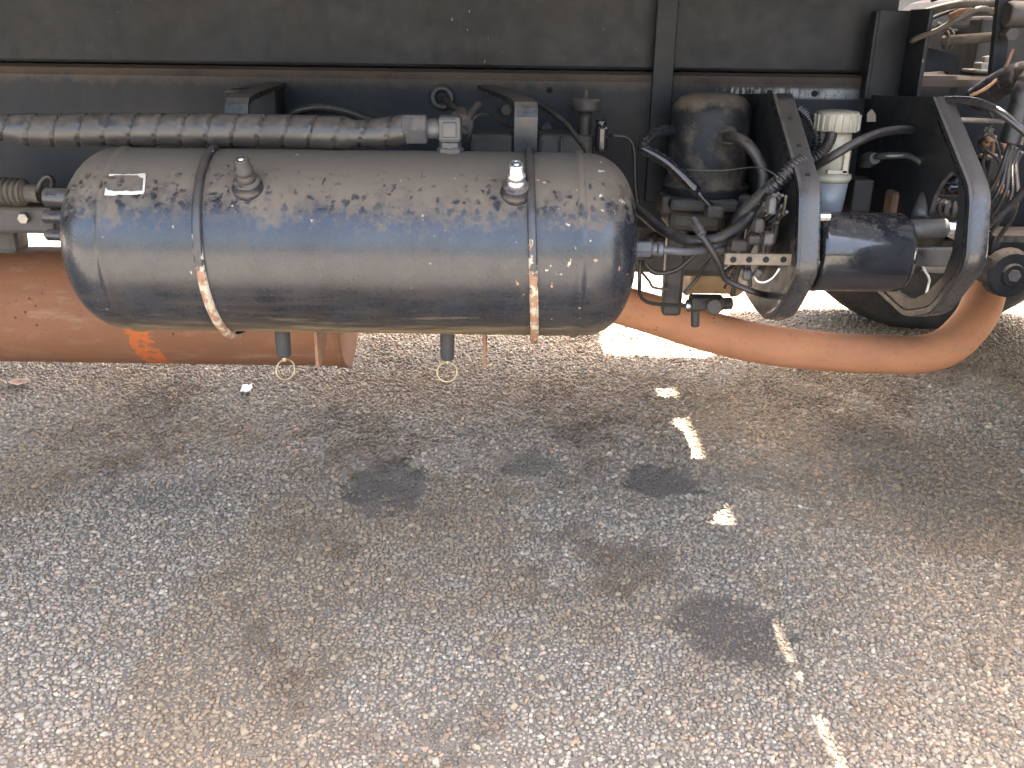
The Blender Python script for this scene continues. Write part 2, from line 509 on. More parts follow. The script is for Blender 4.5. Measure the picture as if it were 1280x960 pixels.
# darker worn hollows: pixel centre, half width px, half height px
HOLES = [(484, 602, 62, 30), (822, 604, 56, 26), (665, 580, 50, 18), (935, 795, 92, 48), (720, 545, 46, 14), (215, 620, 60, 26), (405, 520, 45, 12), (1075, 545, 60, 22)]
HP = []
for (hx, hy, a, b) in HOLES:
    c_ = PG(hx, hy)
    HP.append((c_.x, c_.y, (PG(hx + a, hy) - c_).length, abs(PG(hx, hy - b).y - PG(hx, hy + b).y) / 2))
HSTR = [1.0, 0.9, 0.75, 0.75, 0.5, 0.3, 0.4, 0.35]
nrng = np.random.default_rng(11)
def vnoise(x, y, s, seed):
    r = np.random.default_rng(seed).random((64, 64))
    fx, fy = x / s + 100.3, y / s + 100.7
    ix, iy = np.floor(fx).astype(int), np.floor(fy).astype(int)
    u, w = fx - ix, fy - iy
    u, w = u * u * (3 - 2 * u), w * w * (3 - 2 * w)
    g = lambda a, b: r[a % 64, b % 64]
    return (g(ix, iy) * (1 - u) + g(ix + 1, iy) * u) * (1 - w) + (g(ix, iy + 1) * (1 - u) + g(ix + 1, iy + 1) * u) * w
def hollow(x, y):
    h = np.zeros_like(x)
    wob = (vnoise(x, y, 0.06, 3) - 0.5) * 1.3 + (vnoise(x, y, 0.02, 4) - 0.5) * 0.9
    for (cx, cy, a, b), st in zip(HP, HSTR):
        d = np.sqrt(((x - cx) / a) ** 2 + ((y - cy) / b) ** 2) + wob * 0.5
        h = np.maximum(h, st * np.clip((1.05 - d) / 0.38, 0, 1))
    return h
def height(x, y):
    e = np.clip(np.minimum(np.minimum(x - GX0, GX1 - x), np.minimum(y - GY0, GY1 - y)) / 0.25, 0, 1)
    return e * ((vnoise(x, y, 0.35, 5) - 0.5) * 0.016 + (vnoise(x, y, 0.09, 6) - 0.5) * 0.006 - 0.007 * hollow(x, y))
GX0, GX1, GY0, GY1 = -2.0, 2.2, 0.4, 3.6
nx, ny = 280, 212
gx, gy = np.meshgrid(np.linspace(GX0, GX1, nx), np.linspace(GY0, GY1, ny))
gz = height(gx, gy)
vs = np.stack([gx.ravel(), gy.ravel(), gz.ravel()], 1).tolist()
fs = []
for j in range(ny - 1):
    for i in range(nx - 1):
        a = j * nx + i
        fs.append((a, a + 1, a + nx + 1, a + nx))
BIG = 400.0
k0 = len(vs)
vs += [(-BIG, -BIG, 0), (BIG, -BIG, 0), (BIG, BIG, 0), (-BIG, BIG, 0), (GX0, GY0, 0), (GX1, GY0, 0), (GX1, GY1, 0), (GX0, GY1, 0)]
for i in range(4):
    j = (i + 1) % 4
    fs.append((k0 + i, k0 + j, k0 + 4 + j, k0 + 4 + i))
gm = bpy.data.meshes.new('ground')
gm.from_pydata(vs, [], fs)
at = gm.attributes.new('fine', 'FLOAT', 'POINT')
at.data.foreach_set('value', [1.0] * k0 + [0.0] * 8)
at = gm.attributes.new('hollow', 'FLOAT', 'POINT')
at.data.foreach_set('value', np.concatenate([hollow(gx.ravel(), gy.ravel()), np.zeros(8)]).astype(np.float32))
gm.polygons.foreach_set('use_smooth', [True] * len(fs))
gm.materials.append(ground_mat())
ground = bpy.data.objects.new('ground', gm)
ground['kind'] = 'structure'
col.objects.link(ground)
ORIG[ground] = Vector((0, 0, 0))

def stone_mat():
    k = NT('road_stone')
    a = k.n('ShaderNodeAttribute', attribute_name='Col')
    c = k.mix(k.ramp(k.noise(500, 3, 0.7), 0.35, 0.7, 0, 0.35), a.outputs['Color'], (0.085, 0.075, 0.066))
    k.bump(k.noise(700, 3), 0.3, 0.001)
    return k.fin(c, 0.85)
STONE = stone_mat()
# stone templates: squashed irregular icosahedra, under side left off
ib = bmesh.new()
bmesh.ops.create_icosphere(ib, subdivisions=1, radius=1.0)
IV = np.array([v.co[:] for v in ib.verts])
IF = np.array([[v.index for v in f.verts] for f in ib.faces])
ib.free()
q = Matrix.Rotation(0.4, 3, 'X') @ Matrix.Rotation(0.7, 3, 'Y')
IV = IV @ np.array(q).T
IF = IF[IV[IF].mean(1)[:, 2] > -0.45]
NTPL = 40
TPL = []
for t in range(NTPL):
    v = IV * (0.60 + 0.70 * nrng.random((len(IV), 1)))
    v = v * np.array([1.0, 0.62 + 0.33 * nrng.random(), 0.50 + 0.25 * nrng.random()])
    TPL.append(v)
TPL = np.array(TPL)
PAL = np.array([(0.175, 0.158, 0.142), (0.225, 0.202, 0.178), (0.135, 0.122, 0.112), (0.28, 0.253, 0.222), (0.175, 0.172, 0.17), (0.275, 0.20, 0.155), (0.25, 0.19, 0.14), (0.36, 0.335, 0.30), (0.32, 0.205, 0.155), (0.105, 0.095, 0.088)])
PW = np.array([0.21, 0.2, 0.17, 0.13, 0.09, 0.06, 0.06, 0.03, 0.015, 0.035])
PW = PW / PW.sum()
def fade(y, a, b):
    return np.clip((y - a) / (b - a), 0, 1)
def stone_colors(x, y):
    n = len(x)
    c = PAL[nrng.choice(len(PAL), n, p=PW)] * (0.75 + 0.5 * nrng.random((n, 1)))
    brown = np.clip((vnoise(x, y, 0.30, 21) * 0.7 + vnoise(x, y, 0.05, 25) * 0.3 - 0.42) * 4.0, 0, 1)[:, None]     # dirt stains with shapes of their own
    dark = np.clip((vnoise(x, y, 0.26, 22) * 0.45 + vnoise(x, y, 0.07, 23) * 0.33 + vnoise(x, y, 0.022, 24) * 0.22 - 0.55) * 6, 0, 1)[:, None]
    c = c * (1 - brown * 0.35) + brown * 0.35 * np.array([0.20, 0.160, 0.125])
    g_ = c.mean(1, keepdims=True)
    c = (c * 0.72 + g_ * 0.28) * np.array([1.12, 0.98, 0.77]) * 1.45
    c = c * 0.82 + 0.18 * np.array([0.29, 0.24, 0.185])
    c = c * (1 - brown * np.array([0.10, 0.18, 0.28]))
    c = c * (1 - dark * np.array([0.40, 0.46, 0.52]))
    c = c * (1 - 0.5 * hollow(x, y)[:, None])
    return c
def scatter(y0, y1, sp, rmin, rmax, keep, inside=False, fi=None, fo=None):
    xs, ys = [], []
    rows = int((y1 - y0) / sp)
    for j in range(rows):
        y = y0 + (j + 0.5) * sp
        hw = min(1.95, 0.16 + 0.68 * max(y, 0.9) + 0.05)
        m = int(2 * hw / sp)
        x = -hw + (np.arange(m) + 0.5 * (j % 2)) * sp
        xs.append(x)
        ys.append(np.full(m, y))
    x, y = np.concatenate(xs), np.concatenate(ys)
    x = x + (nrng.random(len(x)) - 0.5) * sp * 0.95
    y = y + (nrng.random(len(y)) - 0.5) * sp * 0.95
    h = hollow(x, y)
    k = nrng.random(len(x)) < (keep * np.clip(h * 1.6, 0, 1) if inside else keep * (1 - 0.75 * h))
    if fi: k &= nrng.random(len(x)) < fade(y, *fi)
    if fo: k &= nrng.random(len(x)) > fade(y, *fo)
    x, y = x[k], y[k]
    r = rmin + (rmax - rmin) * nrng.random(len(x)) ** 2.0
    return x, y, r * (1 - 0.25 * h[k])
SX, SY, SR = [np.concatenate(a) for a in zip(
    scatter(0.62, 1.95, 0.0064, 0.0031, 0.0056, 0.97, fo=(1.45, 1.95)),
    scatter(0.62, 1.95, 0.0170, 0.0050, 0.0080, 0.60, fo=(1.45, 1.95)),
    scatter(1.45, 3.20, 0.0090, 0.0040, 0.0068, 0.96, fi=(1.45, 1.95)),
    scatter(0.95, 2.30, 0.0042, 0.0012, 0.0030, 0.75, True),
    scatter(1.45, 3.20, 0.0260, 0.0060, 0.0090, 0.50, fi=(1.45, 1.95)))]
tot = len(SX)
# the 300 stones that show largest are objects of their own, the rest one mass
hwv = 0.53 * SY + 0.02
vis = (np.abs(SX) < hwv) & (SY > 0.93)
score = np.where(vis, SR / SY, 0)
order = np.argsort(-score)
big, rest = order[:300], order[300:]
def stone_verts(idx, ang, tilt, tp):
    v = TPL[tp] * SR[idx][:, None, None]
    ca, sa, ct, st = np.cos(ang)[:, None], np.sin(ang)[:, None], np.cos(tilt)[:, None], np.sin(tilt)[:, None]
    x, y, z = v[..., 0], v[..., 1], v[..., 2]
    y, z = y * ct - z * st, y * st + z * ct
    x, y = x * ca - y * sa, x * sa + y * ca
    return np.stack([x, y, z], -1)
n = len(rest)
ang, tilt, tp = nrng.random(n) * 6.283, (nrng.random(n) - 0.5) * 0.9, nrng.integers(0, NTPL, n)
V = stone_verts(rest, ang, tilt, tp)
zc = height(SX[rest], SY[rest]) + SR[rest] * (0.02 + 0.42 * nrng.random(n))
V = V + np.stack([SX[rest], SY[rest], zc], -1)[:, None, :]
nv = V.shape[1]
FA = (IF[None] + (np.arange(n) * nv)[:, None, None]).reshape(-1, 3)
sm = bpy.data.meshes.new('road_stones')
sm.vertices.add(n * nv)
sm.vertices.foreach_set('co', V.reshape(-1).astype(np.float32))
sm.loops.add(len(FA) * 3)
sm.loops.foreach_set('vertex_index', FA.reshape(-1).astype(np.int32))
sm.polygons.add(len(FA))
sm.polygons.foreach_set('loop_start', np.arange(0, len(FA) * 3, 3, dtype=np.int32))
sm.update(calc_edges=True)
sm.validate()
ca = sm.color_attributes.new('Col', 'FLOAT_COLOR', 'POINT')
C4 = np.ones((n, nv, 4), np.float32)
C4[..., :3] = stone_colors(SX[rest], SY[rest])[:, None, :]
ca.data.foreach_set('color', C4.reshape(-1))
sm.materials.append(STONE)
so = bpy.data.objects.new('road_stones', sm)
so['kind'] = 'stuff'
so['label'] = 'small grey and brown stone chippings bedded in the road'
so.parent = ground
col.objects.link(so)
# shared meshes for the big ones: 20 shapes in varied colours
bigm = []
bc = stone_colors(np.full(30, 5.0), np.full(30, 5.0))
for t in range(30):
    me = bpy.data.meshes.new('stone')
    me.from_pydata(TPL[t].tolist(), [], IF.tolist())
    a_ = me.color_attributes.new('Col', 'FLOAT_COLOR', 'POINT')
    a_.data.foreach_set('color', np.tile(np.append(bc[t], 1.0), nv).astype(np.float32))
    me.materials.append(STONE)
    bigm.append(me)
hz = height(SX[big], SY[big])
for i, b in enumerate(big):
    o = bpy.data.objects.new('stone', bigm[i % 30])
    r = float(SR[b])
    o.scale = (r, r, r)
    o.location = (float(SX[b]), float(SY[b]), float(hz[i]) + r * (0.05 + 0.35 * rng.random()))
    o.rotation_euler = (rng.uniform(-0.4, 0.4), rng.uniform(-0.4, 0.4), rng.uniform(0, 6.28))
    o.parent = ground
    col.objects.link(o)

# ---------------------------------------------------------------- the truck
RAIL = 1.60                                   # front face of the near chassis rail
truck = bpy.data.objects.new('truck', None)
truck.location = (-0.6, 2.02, 0.0)
truck['label'] = 'parked black-framed truck with air tank and orange exhaust under its chassis'
truck['category'] = 'truck'
col.objects.link(truck)
ORIG[truck] = Vector(truck.location)
ztop = P(640, 88, RAIL).z                     # top of rail
zbot = ztop - 0.26

def channel(yface, inward, z0, z1, x0, x1, fl=0.075, th=0.008, rad=0.012):
    """C section beam along X, web at yface, flanges towards +inward"""
    s = inward
    pts = [(0, z1 - rad), (rad * 0.3, z1 - rad * 0.3), (rad, z1), (fl, z1), (fl, z1 - th), (rad + th * 0.5, z1 - th), (th, z1 - th - rad * 0.5),
           (th, z0 + th + rad * 0.5), (rad + th * 0.5, z0 + th), (fl, z0 + th), (fl, z0), (rad, z0), (rad * 0.3, z0 + rad * 0.3), (0, z0 + rad)]
    return MB().prism([(x0, yface + s * y, z) for y, z in pts], (x1 - x0, 0, 0))
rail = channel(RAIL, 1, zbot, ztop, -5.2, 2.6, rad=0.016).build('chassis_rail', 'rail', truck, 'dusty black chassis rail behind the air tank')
rail_far = channel(2.33, -1, zbot, ztop, -5.2, 2.6).build('chassis_rail', 'frame', truck)
XB = P(1150, 60, RAIL - 0.02).x               # front end of the load body
sub = channel(RAIL + 0.018, 1, ztop + 0.0015, ztop + 0.27, -5.2, XB - 0.03, fl=0.08, rad=0.006).build('subframe_beam', 'frame_worn', truck, 'dark scuffed subframe beam on top of the chassis rail')
channel(2.312, -1, ztop + 0.0015, ztop + 0.27, -5.2, XB - 0.03, fl=0.08).build('subframe_beam', 'frame_worn', truck)
for x in (-4.6, -3.4, -2.3, -1.2, -0.15, 1.9):
    MB().box((x, 1.95, zbot + 0.13), (0.09, 0.69, 0.16), 0.006).build('crossmember', 'frame', truck)
# load body and cab: they shade the place
FZ = ztop + 0.27
YN, YF = 0.79, 3.06
mb = MB()
BX = XB + 0.03
mb.prism([(-5.2, YN, FZ + 0.002), (BX, YN, FZ + 0.002), (BX, 2.74, FZ + 0.002), (BX - 0.11, 2.80, FZ + 0.002), (BX - 0.11, YF, FZ + 0.002), (-5.2, YF, FZ + 0.002)], (0, 0, 0.12))  # far front corner notched, shaped to widen the sun patch
floor = mb.build('load_floor', 'planks', truck)
for k_ in range(10):
    x = -5.0 + k_ * 0.6
    if x < XB - 0.1:
        MB().box((x, 1.90, FZ - 0.04), (0.06, 2.3, 0.078), 0.004).build('floor_bearer', 'frame', truck)
MB().box((BX - 0.03, (YN + YF) / 2 - 0.14, FZ + 0.67), (0.05, YF - YN - 0.4, 1.1), 0.008).build('headboard', 'planks', truck)
CX = 1.155
prof = [(CX, 0.98), (CX, 2.62), (CX + 0.10, 2.74), (CX + 1.45, 2.74), (CX + 1.80, 2.60), (CX + 2.06, 1.75), (CX + 2.10, 0.62), (CX + 1.75, 0.55), (CX + 1.72, 0.98)]
cab = MB().prism([(x, YN + 0.02, z) for x, z in prof], (0, YF - YN - 0.04, 0)).build('cab', 'cab', truck)
MB().box((CX + 1.0, YN + 0.015, 2.12), (0.85, 0.012, 0.62), 0.004).build('window', 'glass', cab)
MB().box((CX - 0.004, 2.04, 2.15), (0.012, 1.5, 0.45), 0.004).build('window', 'glass', cab)
# wheels
def wheel(xc, yc, side):
    R, w = 0.50, 0.27
    pr = [(-w / 2 + 0.01, 0.295), (-w / 2, 0.33), (-w / 2 - 0.012, 0.40), (-w / 2 + 0.004, 0.462), (-w / 2 + 0.03, 0.492), (-w / 2 + 0.05, R), (-0.012, R), (-0.012, R - 0.014), (0.012, R - 0.014), (0.012, R),
          (w / 2 - 0.05, R), (w / 2 - 0.03, 0.492), (w / 2 - 0.004, 0.462), (w / 2 + 0.012, 0.40), (w / 2, 0.33), (w / 2 - 0.01, 0.295)]
    t = MB().lathe((xc, yc, R - 0.004), (0, 1, 0), pr, 64)
    t.f = t.f[:-2]; t.sm = t.sm[:-2]
    o = t.build('wheel', 'tyre', truck, origin=(xc, yc, R - 0.004))
    rp = [(-w / 2 + 0.0, 0.285), (-w / 2 - 0.004, 0.303), (-w / 2 + 0.012, 0.300), (-w / 2 + 0.03, 0.27), (w / 2 - 0.03, 0.265), (w / 2 - 0.012, 0.300), (w / 2 + 0.004, 0.303), (w / 2, 0.285)]
    MB().lathe((xc, yc, R - 0.004), (0, 1, 0), rp, 48).build('rim', 'rim', o)
    MB().lathe((xc, yc, R - 0.004), (0, -side, 0), [(-w / 2 - 0.03, 0.19), (-0.05, 0.21), (-0.02, 0.21), (0.0, 0.12), (0.02, 0.1)], 32).build('brake_drum', 'iron', o)
    return o
XW = P(1165, 380, 2.78).x
wheel(XW, 2.90, 1); wheel(XW, 0.92, -1)
wheel(-3.3, 2.90, 1); wheel(-3.3, 0.92, -1)
MB().tube([(XW, 0.85, 0.46), (XW, 1.35, 0.42), (XW, 1.98, 0.40), (XW, 2.6, 0.42), (XW, 3.0, 0.46)], 0.048).build('front_axle', 'iron', truck)
MB().cyl((-3.3, 0.85, 0.5), (-3.3, 3.0, 0.5), 0.075).build('rear_axle', 'iron', truck)
# engine and gearbox between the rails
mb = MB()
mb.box((0.90, 1.90, 0.73), (0.22, 0.44, 0.42), 0.05, seg=3)
mb.lathe((0.80, 1.88, 0.62), (-1, 0, 0), [(0, 0.21), (0.03, 0.20), (0.08, 0.11), (0.26, 0.10), (0.34, 0.10), (0.36, 0.09), (0.42, 0.08)], 28)
gearbox = mb.build('gearbox', 'iron', truck)
mb = MB().box((1.45, 2.02, 0.85), (0.9, 0.52, 0.62), 0.06, seg=3)
for i in range(6):
    mb.box((1.08 + i * 0.15, 1.745, 0.95), (0.07, 0.05, 0.3), 0.012)
mb.build('engine', 'iron', truck)
MB().box((0.66, 2.56, 0.72), (0.42, 0.22, 0.18), 0.012).build('far_sun_block', 'iron', truck)  # unseen box added behind the rail to break up the sun slit
MB().cyl((0.39, 1.88, 0.60), (-3.3, 1.92, 0.53), 0.05).build('drive_shaft', 'iron', truck)
c0, c1 = P(852, 352, 2.0), P(920, 352, 2.0)
MB().lathe((c0.x, 2.0, 0.475), (1, 0, 0), [(0, 0.10), (0, 0.144), (0.006, 0.149), (0.02, 0.144), (c1.x - c0.x - 0.02, 0.144), (c1.x - c0.x - 0.008, 0.150), (c1.x - c0.x, 0.144), (c1.x - c0.x, 0.10)], 48).build('parking_brake_drum', 'tan', truck, 'tan dusty brake drum below the gearbox')

# ---- muffler and exhaust
YM = 1.92
m0, m1 = P(-120, 376, YM), P(432, 372, YM)
Rm = W(74, YM)
zc_ = (P(0, 304, YM).z + P(0, 452, YM).z) / 2
k_ = PX  # noqa
CHIP_X = P(201, 430, YM).x - (m0.x - 0.35 + m1.x) / 2
M_['muffler'] = rust_pipe('muffler_brown_heat_paint', (0.19, 0.08, 0.040), (0.25, 0.11, 0.055), chips=True)
M_['pipe'] = rust_pipe('orange_heat_paint', (0.47, 0.205, 0.105), (0.55, 0.255, 0.135))
L = m1.x - m0.x + 0.35
muf = MB().lathe((m0.x - 0.35, YM, zc_), (1, 0, 0), [(0, 0), (0.0, Rm * 0.5), (0.002, Rm - 0.03), (0.010, Rm - 0.008), (0.03, Rm), (L - 0.02, Rm), (L - 0.012, Rm + 0.003), (L - 0.002, Rm + 0.003), (L, Rm - 0.002), (L - 0.006, Rm - 0.012), (L - 0.008, 0.0)], 64).build('muffler', 'muffler', truck, 'brown painted muffler drum with a flaked bright orange patch')
for xr in (m1.x - 0.006,):
    MB().lathe((xr, YM, zc_), (1, 0, 0), [(0, Rm - 0.002), (0.0, Rm + 0.0035), (0.012, Rm + 0.0035), (0.012, Rm - 0.002)], 64).build('seam_band', 'muffler', muf)
# pipe: from the muffler inlet below the drum to the engine
pc = [(m1.x - 0.05, YM, zc_ + 0.02)]
pipe_pts = [Vector((m1.x - 0.03, YM, zc_ + 0.01))] + [P(600, 352, 1.90), P(720, 368, 1.88), P(800, 388, 1.87), P(880, 413, 1.86), P(960, 431, 1.85), P(1040, 440, 1.84), P(1110, 443, 1.84), P(1150, 443, 1.84), P(1182, 434, 1.84), P(1208, 412, 1.87), P(1225, 386, 1.92), P(1233, 355, 2.0), P(1234, 315, 2.08), P(1234, 280, 2.12)]
def prad(L_, th, t):
    return 0.0415 + 0.0010 * math.sin(L_ * 9)
exh = MB().tube(pipe_pts, 0.0385, seg=36, step=0.012, rfun=prad).build('exhaust_pipe', 'pipe', truck, 'bare orange exhaust pipe sweeping under the bracket plates to the wheel')

# ---- air tank
YT, RT = 1.25, 0.124
a, b = P(101, 300, YT), P(793, 306, YT)
zt = (P(420, 187, YT).z + P(420, 414, YT).z) / 2 + 0.002
xm, hl = (a.x + b.x) / 2, (b.x - a.x) / 2
def cap(sgn):
    pts = []
    d = 0.072
    for i in range(15):
        t = i / 14 * math.pi / 2
        pts.append((hl - d + d * math.sin(t) ** 0.95, RT * math.cos(t) ** 0.70 if i < 14 else 0.0))
    return [(sgn * x, r) for x, r in pts]
right = cap(1)
left = cap(-1)[::-1]
seam = []
pr = left + [(-hl + 0.076, RT), (-hl + 0.078, RT + 0.0028), (-hl + 0.084, RT + 0.0028), (-hl + 0.087, RT)] + [(-hl + 0.10 + i * (2 * hl - 0.20) / 20, RT) for i in range(21)] + [(hl - 0.087, RT), (hl - 0.084, RT + 0.0028), (hl - 0.078, RT + 0.0028), (hl - 0.076, RT)] + right
TC = Vector((xm, YT, zt))
tank = MB().lathe(TC, (1, 0, 0), pr, 96).build('air_tank', 'tank', truck, 'long black air tank with dusty top and chipped paint', origin=TC)
def on_tank(px, py):
    """point on the drum where the ray meets it"""
    d = ray(px, py)
    o = CAM - TC
    A = d.y ** 2 + d.z ** 2
    B = 2 * (o.y * d.y + o.z * d.z)
    C = o.y ** 2 + o.z ** 2 - RT ** 2
    disc = max(B * B - 4 * A * C, 0)
    t = (-B - math.sqrt(disc)) / (2 * A)
    p = CAM + d * t
    nrm = Vector((0, p.y - TC.y, p.z - TC.z)).normalized()
    return p, nrm
# straps: flat band rings, slightly canted
def strap(pts_px, x_top, x_bot):
    segs = 96
    vs, fs = [], []
    prof = [(-0.0055, -0.001), (-0.0055, 0.0045), (-0.003, 0.0065), (0.003, 0.0065), (0.0055, 0.0045), (0.0055, -0.001)]
    n = len(prof)
    for i in range(segs):
        th = 2 * math.pi * i / segs
        s_ = math.sin(th)
        xx = x_top * (s_ + 1) / 2 + x_bot * (1 - s_) / 2
        sag = 0.007 * max(0, -s_) ** 8
        for dx, dr in prof:
            r = RT + dr + sag
            vs.append((xx + dx, YT - math.cos(th) * r, zt + s_ * r))
    for i in range(segs):
        i2 = (i + 1) % segs
        for j in range(n - 1):
            fs.append((i * n + j, i2 * n + j, i2 * n + j + 1, i * n + j + 1))
    return MB().add(vs, fs, True)
xl = on_tank(243, 300)[0].x
xr_ = on_tank(667, 300)[0].x
strap(None, xl + 0.001, xl + 0.009).build('strap', 'strap', tank, 'flaking cream and rust strap', origin=(xl, YT, zt))
strap(None, xr_ - 0.006, xr_ + 0.006).build('strap', 'strap', tank, 'flaking cream and rust strap', origin=(xr_, YT, zt))
# ports: welded boss + hex stub with bright top
def port(px, py, bright):
    p, nrm = on_tank(px, py)
    d = (nrm + Vector((0, 0, 0.55))).normalized()
    boss = MB().lathe(p - d * 0.012, d, [(0, 0.021), (0.011, 0.0205), (0.016, 0.0165), (0.0175, 0.0175), (0.020, 0.0165), (0.021, 0.012), (0.021, 0)], 28).build('port', 'bracket', tank)
    mb = MB().lathe(p + d * 0.006, d, [(0, 0.0115), (0.010, 0.0115), (0.011, 0.0098), (0.013, 0.0098), (0.014, 0.0115), (0.020, 0.0115), (0.021, 0.0095), (0.033, 0.0090), (0.035, 0.0078), (0.035, 0.0052), (0.032, 0.0045)], 24)
    mb.build('test_nipple', 'bright' if bright else 'iron', boss)
    MB().lathe(p + d * 0.039, d, [(0, 0.004), (0.002, 0.0042), (0.003, 0)], 12).build('nipple_tip', 'bright', boss)
port(310, 232, False); port(645, 238, True)
# torn sticker: four strips of left-over paper
def patch(corners, mat, name):
    vs, fs = [], []
    rows, cols = 4, max(2, int(abs(corners[1][0] - corners[0][0]) / 6) + 2)
    for j in range(rows + 1):
        v = j / rows
        for i in range(cols + 1):
            u = i / cols
            tl, tr, br, bl = [Vector(c) for c in corners]
            q_ = tl * (1 - u) * (1 - v) + tr * u * (1 - v) + br * u * v + bl * (1 - u) * v
            jx = rng.uniform(-0.9, 0.9) if 0 < i < cols else 0
            p, nn = on_tank(q_.x, q_.y + (rng.uniform(-0.8, 0.8) if j in (0, rows) else 0))
            vs.append(p + nn * 0.0016)
    for j in range(rows):
        for i in range(cols):
            a_ = j * (cols + 1) + i
            fs.append((a_, a_ + 1, a_ + cols + 2, a_ + cols + 1))
    return MB().add(vs, fs, True).build(name, mat, tank)
patch([(128, 239), (180, 240), (180, 243.5), (128, 245)], 'sticker', 'sticker_strip')
patch([(130, 219.5), (182, 218), (182, 219.6), (130, 221)], 'sticker', 'sticker_strip')
patch([(129, 221), (133.5, 220), (131.5, 239), (127.5, 240)], 'sticker', 'sticker_strip')
patch([(180, 219), (183, 218.5), (181, 241), (178.5, 241)], 'sticker', 'sticker_strip')
patch([(128, 234), (131, 234), (140, 242), (128, 242)], 'sticker', 'sticker_strip')
patch([(171, 219), (182, 218.5), (180, 224), (175, 222)], 'sticker', 'sticker_strip')
# drain valves with pull rings
def drain(px, wpx, y1, ring_c, ring_r, tilt, Y):
    top = Vector((P(px, 418, Y).x, Y, zt - math.sqrt(max(RT ** 2 - (Y - YT) ** 2, 0)) + 0.006))
    bz = P(px, y1, Y).z
    r = W(wpx, Y) / 2
    mb = MB().lathe(top, (0, 0, -1), [(0, r * 1.25), (0.012, r * 1.25), (0.015, r), (top.z - bz - 0.003, r * 0.96), (top.z - bz, r * 0.8)], 24)
    v = mb.build('drain_valve', 'zinc' if wpx < 16 else 'fitting', tank)
    rc = Vector((P(px, 0, Y).x, Y, 0))
    rr = W(ring_r, Y)
    cz = P(ring_c[0], ring_c[1], Y)
    MB().cyl((top.x, Y, bz + 0.001), (top.x, Y, cz.z + rr - 0.002), 0.0035, 10).build('pull_pin', 'brass', v)
    MB().torus((top.x + (cz.x - top.x) * 0.5, Y, cz.z), (math.sin(tilt), -math.cos(tilt), 0.1), rr, 0.0013, 36, 8).build('pull_ring', 'brass', v)
drain(353, 20, 445, (357, 462), 13.5, 0.75, 1.27)
drain(559, 19, 449, (558, 465), 13.2, 0.15, 1.27)
# top outlet elbow and hose nut
e = P(563, 178, YT)
mb = MB()
mb.lathe((e.x, YT, zt + RT - 0.012), (0, 0, 1), [(0, 0.019), (0.016, 0.018), (0.018, 0.0145), (0.024, 0.0145)], 8, smooth=False)
mb.box((e.x, YT, P(563, 161, YT).z), (0.030, 0.032, 0.034), 0.005)
mb.box((e.x, YT - 0.017, P(563, 161, YT).z), (0.018, 0.004, 0.020), 0.002)
elbow = mb.build('outlet_elbow', 'fitting', tank)
n0, n1 = P(502, 161, YT), P(547, 161, YT)
MB().hexn(n0, (n0.x + 0.034, n0.y, n1.z), 0.0205).build('hose_nut', 'fitting', elbow)
MB().cyl((n0.x + 0.03, YT, n1.z), (n1.x + 0.006, YT, n1.z), 0.0135).build('collar', 'fitting', elbow)
# left end plugs, right end union
for (px, py, r) in ((66, 247, 12), (64, 271, 8), (68, 294, 7)):
    c = P(px, py, YT - 0.02)
    MB().cyl((c.x - 0.010, c.y, c.z), (c.x + 0.06, c.y, c.z), W(r, YT), 10).build('end_plug', 'bracket', tank)
c = P(803, 311, YT - 0.005)
mb = MB().hexn((c.x - 0.03, c.y, c.z), (c.x + 0.012, c.y, c.z), 0.0115)
mb.cyl((c.x + 0.012, c.y, c.z), (c.x + 0.020, c.y, c.z), 0.0085).cyl((c.x + 0.020, c.y, c.z), (c.x + 0.028, c.y, c.z), 0.0100)
mb.build('end_union', 'blue_tube', tank)
# hanger brackets: fold over arm at the top, tail plates below
xa0, xa1 = P(643, 150, 1.36).x, P(672, 150, 1.36).x
za = P(655, 128, 1.36).z
prof = [(RAIL - 0.002, za + 0.010), (1.40, za + 0.004), (1.372, za), (1.362, za - 0.008), (1.358, za - 0.02), (1.358, zt + 0.02), (1.366, zt + 0.02), (1.366, za - 0.02), (1.370, za - 0.010), (1.378, za - 0.007), (1.40, za - 0.004), (RAIL - 0.002, za + 0.004)]
def skew(m_):
    m_.v = [(x - max(0, y - 1.37) * 0.27, y, z) for x, y, z in m_.v]
    return m_
arm = skew(MB().prism([(xa0 - 0.0, y, z) for y, z in prof], (xa1 - xa0, 0, 0))).build('hanger_arm', 'bracket', truck, 'folded steel hanger arm behind the tank strap')
xh = xl - 0.005
MB().prism([(xh - 0.012, y, z) for y, z in prof], (xa1 - xa0, 0, 0)).build('hanger_arm', 'bracket', truck)
for (px, py1, ya, yb, mt) in ((393, 461, 1.30, 1.385, 'rust'), (603.5, 463, 1.30, 1.38, 'rust')):
    x = P(px, 430, ya).x
    z1_ = P(px, py1, ya).z
    poly = [(x, ya, zt - 0.06), (x, ya, z1_ + 0.004), (x, ya + 0.012, z1_), (x, ya + 0.05, z1_ + 0.012), (x, yb, z1_ + 0.035), (x, RAIL - 0.15, zt - 0.06)]
    MB().prism(poly, (0.0045, 0, 0)).build('hanger_tail', mt, truck, 'rusty steel plate hanging below the tank')
    MB().box((x + 0.0022, (YT + 0.1 + RAIL) / 2 + 0.03, zt - 0.045), (0.004, RAIL - YT - 0.09, 0.10), 0.001).build('hanger_plate', 'bracket', truck)

